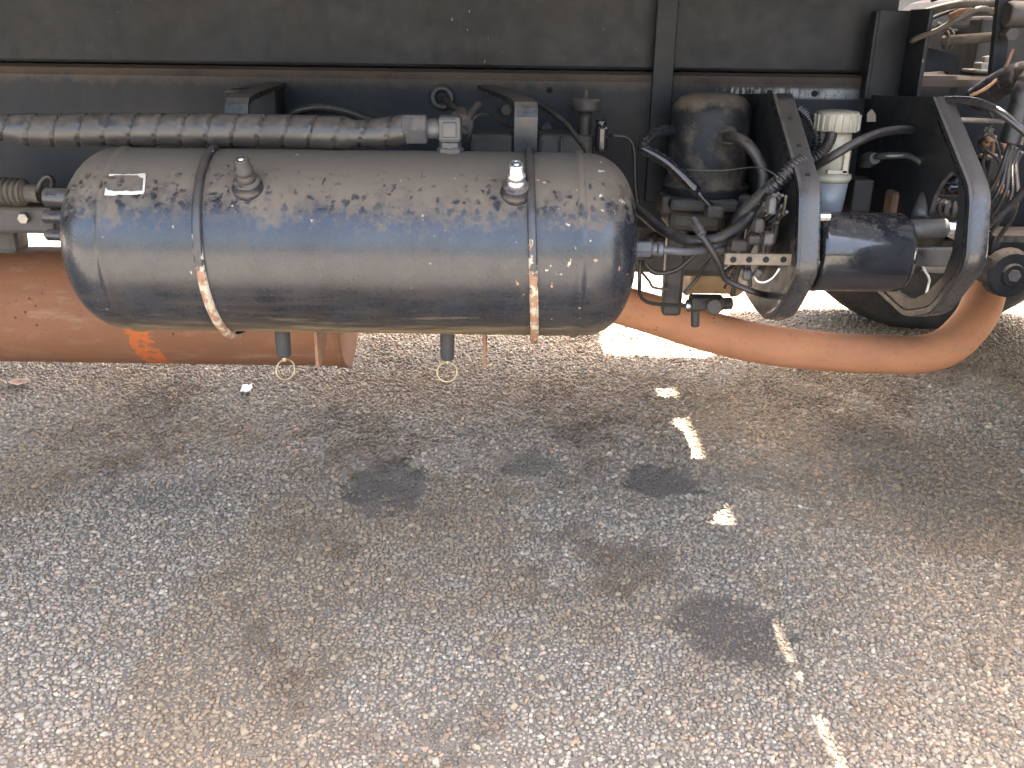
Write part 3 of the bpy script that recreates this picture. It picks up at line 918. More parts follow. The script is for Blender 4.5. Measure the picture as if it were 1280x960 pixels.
# ---- spiral wrapped hose over the tank
def wraprad(base, pitch, groove):
    def f(L_, th, t):
        ph = (L_ / pitch + th / (2 * math.pi)) % 1.0
        g = groove * max(0.0, 1 - ph / 0.10) if ph < 0.10 else 0.0
        tl = 0.0008 * (ph - 0.5)
        b_ = base(t) if callable(base) else base
        return b_ + tl - g
    return f
hp = PL([(-150, 156), (-60, 157), (0, 160), (60, 163), (150, 162), (300, 163), (400, 165), (450, 167), (480, 166), (506, 162)], YT + 0.0)
bf = lambda t: 0.0152 + 0.0060 * min(1, max(0, (t - 0.22) / 0.06)) - 0.0035 * min(1, max(0, (t - 0.885) / 0.015)) + 0.002 * min(1, max(0, (t - 0.93) / 0.02))
hose = MB().tube(hp, 0.02, seg=40, step=0.0022, rfun=wraprad(bf, 0.0335, 0.005)).build('wrapped_hose', 'wrap', truck, 'thick hose wrapped in grey spiral plastic lying over the tank')

def hosep(name, pts, wpx, mat, Y, label=None, parent=None, **kw):
    q_ = PL(pts, Y)
    yy = sum(p.y for p in q_) / len(q_)
    return MB().tube(q_, W(wpx, yy) / 2, **kw).build(name, mat, parent or truck, label)
# ---- things on the rail above the tank
YR = RAIL
MB().pxbox(281, 113, 345, 150, YR - 0.06, 0.062, 0.004).build('rail_bracket', 'frame', truck)
hosep('cable', [(350, 150, 1.58), (372, 138, 1.57), (400, 134, 1.56), (432, 139, 1.57), (462, 150, 1.58), (480, 158, 1.59)], 8, 'rubber', 1.57)
g = P(553, 122, YR)
MB().torus((g.x, YR - 0.004, g.z), (0, 1, 0), 0.015, 0.006).build('grommet', 'rubber', truck)
hosep('pipe', [(553, 123, 1.63), (560, 128, 1.55), (572, 140, 1.48), (580, 150, 1.44)], 9, 'rubber', 1.5)
mb = MB().cyl(P(570, 148, 1.36), P(582, 158, 1.33), 0.013, 14).cyl(P(580, 154, 1.35), P(598, 131, 1.40), 0.006, 12).cyl(P(576, 140, 1.37), P(577, 162, 1.33), 0.010, 14)
mb.build('tee_fitting', 'iron', truck)
hosep('cable', [(583, 178, 1.36), (588, 165, 1.36), (592, 149, 1.37), (602, 143, 1.38), (616, 147, 1.40), (630, 156, 1.43), (648, 162, 1.48)], 3.5, 'rubber', 1.4)
hosep('cable', [(664, 126, 1.56), (690, 141, 1.5), (708, 155, 1.48), (722, 174, 1.45), (734, 190, 1.43), (745, 210, 1.42)], 6, 'rubber', 1.48)
MB().pxbox(588, 168, 640, 205, 1.50, 0.08, 0.006).build('valve_bracket', 'iron', truck)
mb = MB().pxbox(672, 169, 742, 206, 1.48, 0.10, 0.008)
mb.pxbox(700, 172, 704, 206, 1.472, 0.01, 0.001)
mb.build('valve_block', 'iron', truck, 'dusty grey block behind the tank')
for (px, py) in ((633, 137), (683, 160)):
    c = P(px, py, YR)
    MB().hexn((c.x, YR - 0.014, c.z), (c.x, YR + 0.006, c.z), 0.010).build('bolt', 'iron', truck)
for (px, py) in ((687, 113), (1192, 113), (962, 116), (1018, 117)):
    c = P(px, py, YR)
    MB().lathe((c.x, YR - 0.0015, c.z), (0, 1, 0), [(0, 0.0052), (0.003, 0.0052), (0.003, 0)], 16).build('bolt_hole', 'void', rail)
# regulator with disc cap
c = P(732, 131, 1.50)
mb = MB().lathe((c.x, c.y, c.z - 0.115), (0, 0, 1), [(0, 0.012), (0.05, 0.010), (0.095, 0.010), (0.105, 0.012), (0.106, 0.022), (0.109, 0.0235), (0.122, 0.0235), (0.125, 0.021), (0.126, 0.004), (0.137, 0.003), (0.138, 0)], 28)
mb.build('pressure_valve', 'iron', truck, 'small dusty valve with disc cap beside the hanger arm')
mb = MB().pxbox(745, 156, 760, 192, 1.46, 0.03, 0.006).cyl(P(752, 160, 1.47), P(751, 149, 1.47), 0.008, 12)
mb.build('solenoid', 'gloss', truck)
hosep('pipe', [(762, 170, 1.5), (778, 170, 1.5), (788, 175, 1.5), (793, 190, 1.5), (794, 230, 1.5), (798, 262, 1.5)], 5, 'rubber', 1.5)
# ---- shear plates joining subframe and rail
pl = MB()
xs0, xs1 = P(817, 80, YR - 0.012).x, P(843, 80, YR - 0.012).x
pl.box(((xs0 + xs1) / 2, YR - 0.008, ztop + 0.02), (xs1 - xs0, 0.012, 0.46), 0.002)
plate = pl.build('shear_plate', 'frame_worn', truck, 'upright flat bar across rail and subframe beside the filter canister')
xs0, xs1, xs2 = P(1091, 80, YR - 0.03).x, P(1130, 80, YR - 0.03).x, P(1145, 80, YR - 0.10).x
mb = MB()
zA, zB = P(1120, 13, YR - 0.03).z + 0.0, P(1120, 125, YR - 0.03).z
mb.box(((xs0 + xs1) / 2, YR - 0.026, (zA + zB) / 2), (xs1 - xs0, 0.008, zA - zB), 0.002)
mb.box((xs1 + 0.002, YR - 0.062, (zA + zB) / 2 + 0.001), (0.007, 0.078, zA - zB + 0.002), 0.002)
mb.box((xs0 - 0.002, YR - 0.016, (zA + zB) / 2), (0.007, 0.026, zA - zB - 0.002), 0.002)
mb.build('body_mount', 'frame_worn', truck, 'black folded body mount at the front end of the subframe')
# ---- filter canister
YCN = 1.44
c = P(891, 160, YCN)
ztp = P(890, 119, YCN).z + 0.004
zlo = P(890, 262, YCN).z
rc = W(48, YCN)
mb = MB().lathe((c.x, YCN + 0.02, zlo), (0, 0, 1), [(0, rc * 1.08), (0.028, rc * 1.08), (0.032, rc * 1.12), (0.038, rc * 1.12), (0.042, rc), (ztp - zlo - 0.030, rc), (ztp - zlo - 0.018, rc * 0.96), (ztp - zlo - 0.008, rc * 0.80), (ztp - zlo - 0.002, rc * 0.5), (ztp - zlo, 0)], 48)
can = mb.build('filter_canister', 'frame', truck, 'black filter canister with domed dusty top')
pc_ = P(907, 171, YCN - rc + 0.02)
mb = MB().lathe((pc_.x, pc_.y + 0.03, pc_.z), (0.1, -1, 0.05), [(0, 0.020), (0.024, 0.020), (0.027, 0.017), (0.030, 0.013), (0.040, 0.013), (0.042, 0.0115)], 24)
mb.build('port', 'iron', can)
mb = MB().pxbox(826, 246, 842, 268, YCN - 0.03, 0.05, 0.005).pxbox(838, 250, 925, 265, YCN - 0.05, 0.10, 0.006).pxbox(920, 244, 940, 262, YCN - 0.03, 0.05, 0.005)
mb.build('base_clamp', 'iron', can)
mb = MB().pxbox(836, 262, 905, 290, YCN - 0.02, 0.10, 0.01)
mb.pxbox(832, 285, 856, 396, YCN - 0.01, 0.03, 0.006)
mb.build('filter_mount', 'iron', truck)
mb = MB().pxbox(786, 262, 905, 344, 1.74, 0.12, 0.02).pxbox(900, 250, 1010, 352, 1.70, 0.12, 0.02).pxbox(812, 300, 980, 348, 1.68, 0.08, 0.015)
for px in (800, 840, 930, 960, 990):
    c = P(px, 320, 1.68)
    mb.hexn((c.x, c.y - 0.012, c.z), (c.x, c.y + 0.06, c.z), 0.012)
mb.build('gearbox_mount', 'iron', truck)
# hoses round the canister
hosep('filter_hose', [(908, 171, 1.37), (920, 172, 1.345), (934, 180, 1.33), (948, 199, 1.32), (954.5, 222, 1.31), (949, 252, 1.30), (933, 277, 1.295), (912, 292, 1.29), (888, 300, 1.29), (858, 300, 1.30), (828, 287, 1.33), (802, 266, 1.38), (780, 250, 1.42)], 13.5, 'rubber', 1.3, 'thick black hose looping down from the filter canister', seg=18)
hosep('steel_pipe', [(852, 163, 1.46), (830, 163, 1.42), (812, 172, 1.39), (803, 184, 1.37), (816, 192, 1.365), (834, 203, 1.36), (853, 220, 1.355), (872, 240, 1.35)], 13, 'gloss', 1.37, 'black bent pipe in front of the filter canister', seg=16)
hosep('steel_pipe', [(870, 238, 1.35), (880, 249, 1.35), (894, 264, 1.35)], 8, 'gloss', 1.35)
MB().pxbox(884, 258, 906, 275, 1.34, 0.03, 0.005).build('pipe_union', 'iron', truck)
hosep('nylon_tube', [(818, 311.5, 1.245), (836, 313, 1.25), (858, 314.5, 1.26), (882, 312, 1.28), (902, 302, 1.30), (916, 292, 1.33)], 9.5, 'blue_tube', 1.26, 'grey nylon tube leaving the right end of the tank')
hosep('ribbed_conduit', [(1003, 200, 1.25), (986, 214, 1.235), (972, 228, 1.235), (957, 241, 1.26), (938, 258, 1.30), (922, 275, 1.36)], 16, 'rubber', 1.38, None, step=0.0008, rfun=lambda L_, th, t: 0.0088 + 0.0017 * math.sin(L_ * 6.283 / 0.0055))
hosep('cable', [(866, 276, 1.30), (872, 288, 1.27), (884, 304, 1.265), (894, 320, 1.265), (901, 334, 1.27), (906, 348, 1.28), (922, 357, 1.28), (940, 364, 1.27), (956, 369, 1.30), (976, 374, 1.36)], 8, 'rubber', 1.28)
MB().cyl(P(866, 274, 1.285), P(878, 294, 1.262), 0.0068, 8, smooth=False).build('cable_plug', 'fitting', truck)
hosep('cable', [(804, 325, 1.40), (812, 336, 1.40), (824, 342, 1.40), (846, 337, 1.40), (862, 324, 1.40), (880, 310, 1.40)], 6, 'rubber', 1.4)
hosep('cable', [(799.5, 326, 1.34), (799.5, 350, 1.34), (800, 367, 1.35), (808, 377, 1.36), (830, 381, 1.38), (862, 382, 1.40)], 5, 'rubber', 1.36)
hosep('cable', [(802, 340, 1.42), (812, 352, 1.42), (816, 359, 1.42), (828, 361, 1.42), (838, 361, 1.42)], 3.5, 'dusty_hose', 1.42)
hosep('cable', [(855, 366, 1.38), (870, 350, 1.38), (880, 334, 1.37), (892, 322, 1.36)], 4.5, 'rubber', 1.37)
mb = MB().cyl(P(858, 382, 1.41), P(915, 379, 1.41), 0.0095, 14).cyl(P(893, 381, 1.40), P(893, 384, 1.36), 0.012, 16).pxbox(864, 373, 906, 389, 1.40, 0.03, 0.004)
mb.cyl(P(869, 388, 1.415), P(869, 408, 1.415), 0.0068, 14)
mb.build('bleed_valve', 'iron', truck, 'dirty valve stub on the post below the filter')
c = P(860, 382, 1.40)
MB().cyl((c.x - 0.004, c.y, c.z), (c.x + 0.004, c.y, c.z), 0.0065, 12).build('union_nut', 'bright', truck)
hosep('wire', [(857, 212, 1.37), (880, 213, 1.365), (905, 213, 1.36), (930, 210, 1.34), (946, 209, 1.29), (960, 213, 1.23), (972, 221, 1.19)], 1.8, 'dusty_hose', 1.37, step=0.006, seg=6)
# loose loom between canister and plate
def yA(px, off=0.0):                 # depth that keeps a line on the filter side of the plate
    return min(1.40, 0.350 * F_PX / max(px - 640, 1) - off)
for i in range(20):
    x0, y0 = rng.uniform(935, 985), rng.uniform(236, 280)
    x1, y1 = rng.uniform(900, 968), rng.uniform(296, 372)
    xm_, of = (x0 + x1) / 2 + rng.uniform(-22, 10), rng.uniform(0.0, 0.05)
    ym_ = (y0 + y1) / 2
    pts = [(x0, y0, yA(x0, of)), ((x0 + xm_) / 2 + rng.uniform(-8, 4), (y0 + ym_) / 2, yA((x0 + xm_) / 2, of)), (xm_, ym_ + rng.uniform(-8, 12), yA(xm_, of)), (x1, y1, yA(x1, of))]
    hosep('cable', pts, rng.choice([3.5, 4.5, 6, 7]), rng.choice(['rubber', 'rubber', 'dusty_hose', 'sheen_tube']), 1.2)
for (px, py, w_, h_) in ((925, 308, 22, 14), (944, 301, 16, 12), (962, 300, 14, 16), (900, 314, 16, 10), (966, 258, 10, 22), (950, 283, 12, 18), (935, 345, 12, 14)):
    MB().pxbox(px - w_ / 2, py - h_ / 2, px + w_ / 2, py + h_ / 2, yA(px + w_, 0.02) - rng.uniform(0, 0.03), 0.02, 0.004).build('cable_plug', rng.choice(['rubber', 'iron', 'fitting']), truck)
hosep('wire', [(974, 336, 1.17), (966, 347, 1.18), (955, 353, 1.18), (946, 351, 1.18), (943, 344, 1.18)], 2.4, 'wire_white', 1.3)
MB().cyl(P(944, 346, 1.18), P(950, 338, 1.18), 0.0055, 10).build('cable_plug', 'iron', truck)
# perforated strip
s0, s1 = P(906, 325, 1.19), P(984, 324, 1.19)
mb = MB().box(((s0.x + s1.x) / 2 + 0.01, 1.192, (s0.z + s1.z) / 2), (s1.x - s0.x + 0.02, 0.005, W(15, 1.19)), 0.0018)
strip = mb.build('perforated_strip', 'strip', truck, 'brown flat strip with four holes beside the bracket plate')
for px in (917, 937, 958, 980):
    c = P(px, 325, 1.187)
    MB().lathe((c.x, 1.1888, c.z), (0, 1, 0), [(0, 0.0042), (0.0005, 0.0042), (0.0005, 0.0030), (0.002, 0.0028), (0.002, 0)], 14).build('hole', 'void', strip)

def fillet(pts, r):
    out = []
    for i, p in enumerate(pts):
        if i in (0, len(pts) - 1):
            out.append(p)
            continue
        a, b = pts[i - 1] - p, pts[i + 1] - p
        ra, rb = min(r, a.length * 0.45), min(r, b.length * 0.45)
        A, B = p + a.normalized() * ra, p + b.normalized() * rb
        for j in range(6):
            t = j / 5
            out.append(A * (1 - t) ** 2 + p * 2 * t * (1 - t) + B * t * t)
    fin_ = [out[0]]
    for p in out[1:]:
        n_ = max(1, int((p - fin_[-1]).length / 0.02))
        q0 = fin_[-1]
        fin_ += [q0 + (p - q0) * (j / n_) for j in range(1, n_ + 1)]
    return fin_
# ---- the two flanged bracket plates
def bracket(X, front, back, lip, label, cut=None):
    fr = [PX(x, y, X) for x, y in front]
    fr = [Vector((X, p.y, p.z)) for p in fr]
    fr = fillet(fr, 0.022)
    bk = [Vector((X, y, z)) for y, z in back]
    if cut is None:
        mbp = MB().prism(fr + bk, (0.006, 0, 0))
    else:                                  # plate with an opening: two butted halves
        zs = min(range(len(fr)), key=lambda i: abs(fr[i].z - cut[0][-1][1]) + (10 if i > len(fr) * 0.6 else 0))
        q3 = lambda l_: [Vector((X, y, z)) for y, z in l_]
        mbp = MB().prism(fr[:zs + 1] + q3(cut[0][::-1]) + bk, (0.006, 0, 0))
        mbp.prism(fr[zs:] + q3(cut[1]), (0.006, 0, 0))
    o = mbp.build('bracket_plate', 'plate', truck, label)
    # flange that follows the front outline, rounded towards the plate
    vs, fs = [], []
    n = len(fr)
    sect = [(0.000, 0.010), (0.0008, 0.004), (0.003, 0.001), (0.007, -0.0008), (lip - 0.004, -0.0008), (lip - 0.001, 0.0005), (lip, 0.003), (lip - 0.0005, 0.006), (0.010, 0.006)]
    m_ = len(sect)
    for i, p in enumerate(fr):
        t = (fr[min(i + 1, n - 1)] - fr[max(i - 1, 0)]).normalized()
        nin = Vector((0, -t.z, t.y))
        for dx, dn in sect:
            vs.append(p + Vector((dx - 0.0005, 0, 0)) + nin * dn)
    for i in range(n - 1):
        for j in range(m_):
            j2 = (j + 1) % m_
            fs.append((i * m_ + j, i * m_ + j2, (i + 1) * m_ + j2, (i + 1) * m_ + j))
    fs.append(tuple(range(m_)))
    fs.append(tuple((n - 1) * m_ + j for j in range(m_))[::-1])
    MB().add(vs, fs, True).build('flange', 'flange', o)
    return o, fr
XA = 0.365
brA, frA = bracket(XA, [(966, 117), (999.5, 233), (996, 342), (968, 395), (956, 399)], 
    [(1.335, PX(948, 391, XA).z), (1.39, PX(935, 372, XA).z), (1.47, PX(905, 330, XA).z), (RAIL - 0.002, PX(890, 300, XA).z), (RAIL - 0.002, PX(905, 113, XA).z)], 0.030, 'black bracket plate with curved flange between filter and reservoir')
for (px, py) in ((990, 151), (999, 188), (1007, 215)):
    d = ray(px, py)
    best = min(frA, key=lambda q_: abs((q_ - CAM).z / (q_ - CAM).y - d.z / d.y))
    pt = Vector((XA + 0.014, best.y - 0.001, best.z))
    MB().lathe(pt, (0, -1, 0.2), [(0, 0.0036), (0.0012, 0.0034), (0.0012, 0)], 12).build('bolt_hole', 'void', brA)
XBk = 0.580
def yz(l_):
    return [(PX(x, y, XBk).y, PX(x, y, XBk).z) for x, y in l_]
up_cut = yz([(1090, 290), (1150, 284), (1161, 268), (1168, 244), (1178, 226), (1190, 214), (1197, 222), (1198, 242)])
lo_cut = yz([(1085, 352), (1090, 290), (1104, 290), (1108, 345), (1122, 366), (1140, 375), (1158, 366), (1178, 346), (1190, 315), (1196, 275), (1198, 242)])
brB, frB = bracket(XBk, [(1166, 121), (1213, 238), (1207, 332), (1163, 391), (1130, 396), (1096, 364)],
    [(RAIL - 0.002, PX(1058, 288, XBk).z), (RAIL - 0.002, PX(1050, 113, XBk).z)], 0.029, 'black hooped bracket plate beside the gap behind the cab', cut=(up_cut, lo_cut))
MB().box((0.625, 1.33, FZ - 0.035), (0.15, 0.34, 0.07), 0.006).build('bed_sun_block', 'frame', truck)  # unseen block added under the bed, keeps sun off the hooped bracket
MB().box((1.32, 2.58, 0.86), (0.60, 0.24, 0.50), 0.02).build('gap_backing_box', 'iron', truck)  # added dark box, closes off the bright sky behind the gap
# gusset web from the plate to the rail and slots
MB().prism([P(1083, 152, 1.49), P(1083, 142, 1.49), P(1089, 136, 1.49), P(1094, 143, 1.49), P(1094, 152, 1.49)], (0, -0.003, 0)).build('tag', 'zinc', truck)

# ---- fluid reservoir
YRV = 1.38
c = P(1046, 152, YRV)
r0 = W(25.5, YRV)
zz = lambda py: P(1046, py, YRV).z
capm = MB()
z1_, z0_ = zz(139), zz(164)
pr = [(0, r0 * 0.95), (0.002, r0), (z1_ - z0_ - 0.004, r0), (z1_ - z0_, r0 * 0.93), (z1_ - z0_ + 0.002, r0 * 0.5), (z1_ - z0_ + 0.002, 0)]
capm.lathe((c.x, YRV, z0_), (0, 0, 1), pr, 40)
for i in range(20):
    th = 2 * math.pi * i / 20
    capm.box((c.x + math.cos(th) * r0, YRV + math.sin(th) * r0, (z0_ + z1_) / 2 - 0.001), (0.004, 0.0035, (z1_ - z0_) * 0.8), 0.001, rot=Matrix.Rotation(th, 3, 'Z'))
body = MB()
r1 = W(24, YRV)
body.lathe((c.x, YRV, zz(226)), (0, 0, 1), [(0, r1 * 0.98), (0.004, r1 * 1.06), (0.010, r1 * 1.06), (0.012, r1 * 0.88), (zz(172) - zz(226) - 0.004, r1 * 0.88), (zz(172) - zz(226), r1 * 0.80), (zz(163) - zz(226), r1 * 0.80)], 36)
body.box((c.x + 0.012, YRV - r1 * 0.86, zz(196)), (0.008, 0.006, zz(178) - zz(214)), 0.001)
body.box((c.x + 0.002, YRV - r1 * 0.86, zz(212)), (0.030, 0.006, 0.006), 0.001)
res = body.build('fluid_reservoir', 'white_plastic', truck, 'yellowed white fluid reservoir with milky blue cup')
capm.build('cap', 'white_plastic', res, 'ribbed white cap')
MB().lathe((c.x, YRV, zz(264)), (0, 0, 1), [(0, r1 * 0.78), (0.003, r1 * 0.84), (zz(226) - zz(264), r1 * 0.95)], 36).build('cup', 'cup', res, 'milky blue cup')
# ---- servo cylinder between the plates
YS = 1.27
ca_, cb_ = P(1012, 316, YS), P(1128, 314, YS)
rs = W(49, YS)
mb = MB().lathe((ca_.x, YS, (ca_.z + cb_.z) / 2), (1, 0, 0), [(0, rs * 0.9), (0.0, rs), (0.008, rs * 1.02), (0.011, rs), (cb_.x - ca_.x - 0.008, rs), (cb_.x - ca_.x, rs * 0.9), (cb_.x - ca_.x + 0.002, 0.03), (cb_.x - ca_.x + 0.002, 0)], 64)
ser = mb.build('servo_cylinder', 'gloss', truck, 'glossy black servo cylinder between the two bracket plates')
for py in (271, 329):
    c = P(1032, py, YS - rs * (0.75 if py > 300 else 0.55))
    MB().cyl((c.x - 0.012, c.y, c.z), (c.x + 0.006, c.y, c.z), 0.006, 8, smooth=False).build('bolt', 'bright', ser)
p0, p1 = P(1128, 286, YS), P(1183, 285, YS)
MB().cyl(p0, p1, W(11.5, YS), 20).build('push_rod_housing', 'fitting', ser)
MB().hexn(P(1184, 285, YS), P(1194, 285, YS), 0.0085).hexn(P(1195, 284, YS), P(1204, 284, YS), 0.0095).cyl(P(1180, 285, YS), P(1212, 284, YS), 0.0045, 12).build('rod_nut', 'bright', ser)
a, b = P(1126, 320, YS), P(1196, 321, YS)
MB().box(((a.x + b.x) / 2, YS - 0.002, (a.z + b.z) / 2), (b.x - a.x, 0.010, W(24, YS)), 0.002).build('tie_bar', 'bracket', truck)
# lines round the reservoir
hosep('brake_hose', [(1008, 215, 1.33), (1024, 205, 1.31), (1046, 192, 1.295), (1072, 177, 1.30), (1100, 166, 1.32), (1130, 162, 1.36), (1150, 165, 1.42), (1154, 174, 1.48), (1148, 184, 1.54)], 10, 'rubber', 1.3, 'black hose passing in front of the reservoir', seg=16)
hosep('steel_pipe', [(1088, 199, 1.40), (1100, 195.5, 1.36), (1120, 194.5, 1.35), (1138, 195.5, 1.35), (1151, 203, 1.35), (1158, 218, 1.345), (1158, 233, 1.335), (1153, 250, 1.32)], 8, 'sheen_tube', 1.35, 'shiny bent pipe dropping to the servo rod')
MB().lathe(P(1150, 275, 1.30), P(1156, 240, 1.325) - P(1150, 275, 1.30), [(0, 0.012), (0.014, 0.0125), (0.03, 0.009), (0.042, 0.006)], 18).build('rubber_boot', 'fitting', truck)
MB().lathe(P(1078, 202, 1.42), P(1098, 197, 1.36) - P(1078, 202, 1.42), [(0, 0.010), (0.03, 0.012), (0.033, 0.009), (0.05, 0.008)], 16).build('pipe_union', 'rubber', truck)
MB().pxbox(1066, 225, 1091, 266, 1.42, 0.05, 0.004).build('terminal_block', 'iron', truck)
mb = MB().pxbox(1116, 241, 1144, 272, 1.40, 0.04, 0.006).cyl(P(1111, 254, 1.42), P(1120, 254, 1.42), 0.015, 14)
for i in range(4):
    mb.pxbox(1119 + i * 5, 243, 1121 + i * 5, 262, 1.398, 0.004, 0.0008)
mb.build('connector', 'rust', truck, 'brown connector above the servo cylinder')
hosep('ribbed_conduit', [(1000, 138, 1.42), (1010, 147, 1.40), (1017, 160, 1.385), (1021, 174, 1.375), (1018, 188, 1.37), (1008, 198, 1.37)], 11, 'sheen_tube', 1.4, None, step=0.0007, rfun=lambda L_, th, t: 0.0063 + 0.0013 * math.sin(L_ * 6.283 / 0.0048))
hosep('ribbed_conduit', [(1040, 165, 1.36), (1036, 178, 1.35), (1026, 192, 1.345), (1012, 202, 1.35)], 13, 'rubber', 1.36, None, step=0.0007, rfun=lambda L_, th, t: 0.0073 + 0.0010 * math.sin(L_ * 6.283 / 0.0040))
# ---- gap between body and cab
MB().prism(PL([(1138, 57), (1143, 55), (1194, 68), (1199, 73), (1199, 88), (1138, 91)], RAIL + 0.012), (0, 0.010, 0)).build('gusset', 'frame_worn', truck)
mb = MB().cyl(P(1178, 51, 1.55), P(1246, 46, 1.50), 0.0075, 14)
for px in (1181, 1187):
    c = P(px, 50, 1.55)
    mb.lathe((c.x, c.y, c.z), (1, 0, 0.05), [(0, 0.006), (0, 0.014), (0.003, 0.014), (0.003, 0.006)], 18)
mb.build('cab_tilt_rod', 'dusty_hose', truck)
hosep('air_line', [(1140, 52, 1.52), (1148, 47, 1.50), (1172, 38, 1.48), (1200, 22, 1.46), (1218, 13, 1.46), (1232, 11, 1.46), (1247, 20, 1.47), (1262, 30, 1.50)], 6.5, 'dusty_hose', 1.48, 'dust coated air line arching through the gap behind the cab')
hosep('air_line', [(1150, 18, 1.58), (1172, 11, 1.56), (1200, 5, 1.54), (1240, 4, 1.52), (1285, 2, 1.50)], 9, 'dusty_hose', 1.55)
hosep('air_line', [(1188, 20, 1.6), (1206, 13, 1.58), (1226, 11, 1.57), (1250, 14, 1.56)], 7, 'rust', 1.58)
MB().pxbox(1222, 20, 1248, 92, 1.64, 0.05, 0.006).build('cab_mount_block', 'iron', truck)
mb = MB().pxbox(1226, 78, 1238, 92, 1.56, 0.03, 0.003).pxbox(1219, 87, 1240, 91, 1.55, 0.05, 0.002).cyl(P(1233, 80, 1.57), P(1233, 70, 1.57), 0.006, 6)
mb.build('mount_bolt', 'zinc', truck)
pts = [P(1250, -12, 1.45), P(1266, -12, 1.45), P(1254, 122, 1.45), P(1236, 122, 1.45)]
MB().prism(pts, (0, 0.012, 0)).build('cab_mount_post', 'frame_worn', truck, 'upright blue-black post behind the cab')
c = P(1261, 43, 1.44)
MB().hexn((c.x, c.y - 0.012, c.z), (c.x, c.y + 0.01, c.z), 0.010).build('bolt', 'iron', truck)
c = P(1268, 18, 1.44)
MB().cyl((c.x - 0.012, c.y, c.z), (c.x + 0.05, c.y, c.z), 0.018).build('rubber_bush', 'iron', truck)
hosep('duct_hose', [(1222, 124, 1.46), (1236, 114, 1.44), (1254, 103, 1.42), (1274, 95, 1.40), (1300, 92, 1.38), (1330, 90, 1.38)], 32, 'wrap', 1.4, 'dusty wrapped duct hose in the gap behind the cab', seg=28, step=0.002, rfun=wraprad(0.0195, 0.019, 0.0035))
hosep('duct_hose', [(1300, 88, 1.36), (1284, 108, 1.345), (1276, 135, 1.34), (1270, 158, 1.34), (1263, 180, 1.34)], 28, 'wrap', 1.34, None, seg=28, step=0.002, rfun=wraprad(0.016, 0.026, 0.003))
hosep('strap_wire', [(1266, 62, 1.43), (1257, 84, 1.42), (1245, 100, 1.41), (1230, 112, 1.40), (1212, 120, 1.40)], 4, 'rust', 1.42)
hosep('coolant_tube', [(1168, 126, 1.36), (1192, 125, 1.33), (1220, 127, 1.30), (1246, 138, 1.27), (1272, 157, 1.25), (1296, 180, 1.24), (1302, 200, 1.24), (1288, 226, 1.25), (1266, 254, 1.27), (1240, 277, 1.29), (1215, 292, 1.32)], 9.5, 'sheen_tube', 1.28, 'shiny black tube looping out behind the hooped bracket', seg=16)
hosep('brake_pipe', [(1195, 150, 1.40), (1220, 150.5, 1.40), (1250, 152, 1.40), (1268, 154, 1.40)], 6, 'zinc', 1.4)
for i in range(5):
    x0 = 1262 + i * 4
    hosep('cable', [(x0, 178 + i * 3, 1.36 + 0.02 * i), (x0 - 8, 205, 1.36 + 0.02 * i), (x0 - 18 + 3 * i, 228 + i * 4, 1.37), (x0 - 34 + 5 * i, 250 + i * 6, 1.38), (x0 - 52 + 5 * i, 268 + i * 8, 1.40)], 5.5, 'sheen_tube' if i % 2 else 'rubber', 1.38)
mb = MB().pxbox(1172, 210, 1212, 222, 1.40, 0.06, 0.006).pxbox(1176, 222, 1216, 246, 1.42, 0.06, 0.008).pxbox(1186, 232, 1232, 240, 1.40, 0.03, 0.003)
mb.build('relay_valve', 'gloss', truck)
def spr(L_, th, t):
    return 0.010 + 0.0028 * math.sin(L_ * 6.283 / 0.0085 - th)
hosep('spring', [(1172, 258, 1.38), (1190, 262, 1.36), (1210, 266, 1.35)], 20, 'iron', 1.37, step=0.001, rfun=spr, seg=18)
hosep('wire', [(1165, 262, 1.38), (1175, 258, 1.37), (1183, 252, 1.36)], 4, 'zinc', 1.37)
mb = MB().pxbox(1236, 196, 1262, 226, 1.46, 0.05, 0.006).cyl(P(1230, 178, 1.46), P(1238, 172, 1.44), 0.009, 6)
mb.build('clamp', 'iron', truck)
MB().cyl(P(1231, 180, 1.45), P(1239, 172, 1.44), 0.007, 6).build('bolt', 'rust', truck)
MB().pxbox(1210, 160, 1258, 210, 1.62, 0.05, 0.006).build('cab_mount_block', 'iron', truck)
for i in range(10):
    x0, y0 = rng.uniform(1150, 1215), rng.uniform(-6, 44)
    yy = rng.uniform(1.72, 2.05)
    hosep('air_line', [(x0, y0, yy), (x0 + 25, y0 + rng.uniform(-14, 14), yy), (x0 + 55, y0 + rng.uniform(-16, 20), yy - 0.03), (x0 + 95, y0 + rng.uniform(-10, 35), yy - 0.05)], rng.choice([4, 5, 7, 9]), rng.choice(['rubber', 'dusty_hose', 'rubber', 'sheen_tube', 'iron']), yy)
for i in range(7):
    x0, y0 = rng.uniform(1215, 1262), rng.uniform(126, 190)
    yy = rng.uniform(1.44, 1.58)
    hosep('cable', [(x0, y0, yy), (x0 + rng.uniform(-8, 14), y0 + 22, yy), (x0 + rng.uniform(-14, 16), y0 + 46, yy), (x0 + rng.uniform(-20, 20), y0 + 74, yy)], rng.choice([3.5, 5, 6]), rng.choice(['rubber', 'dusty_hose', 'iron', 'rust']), yy)
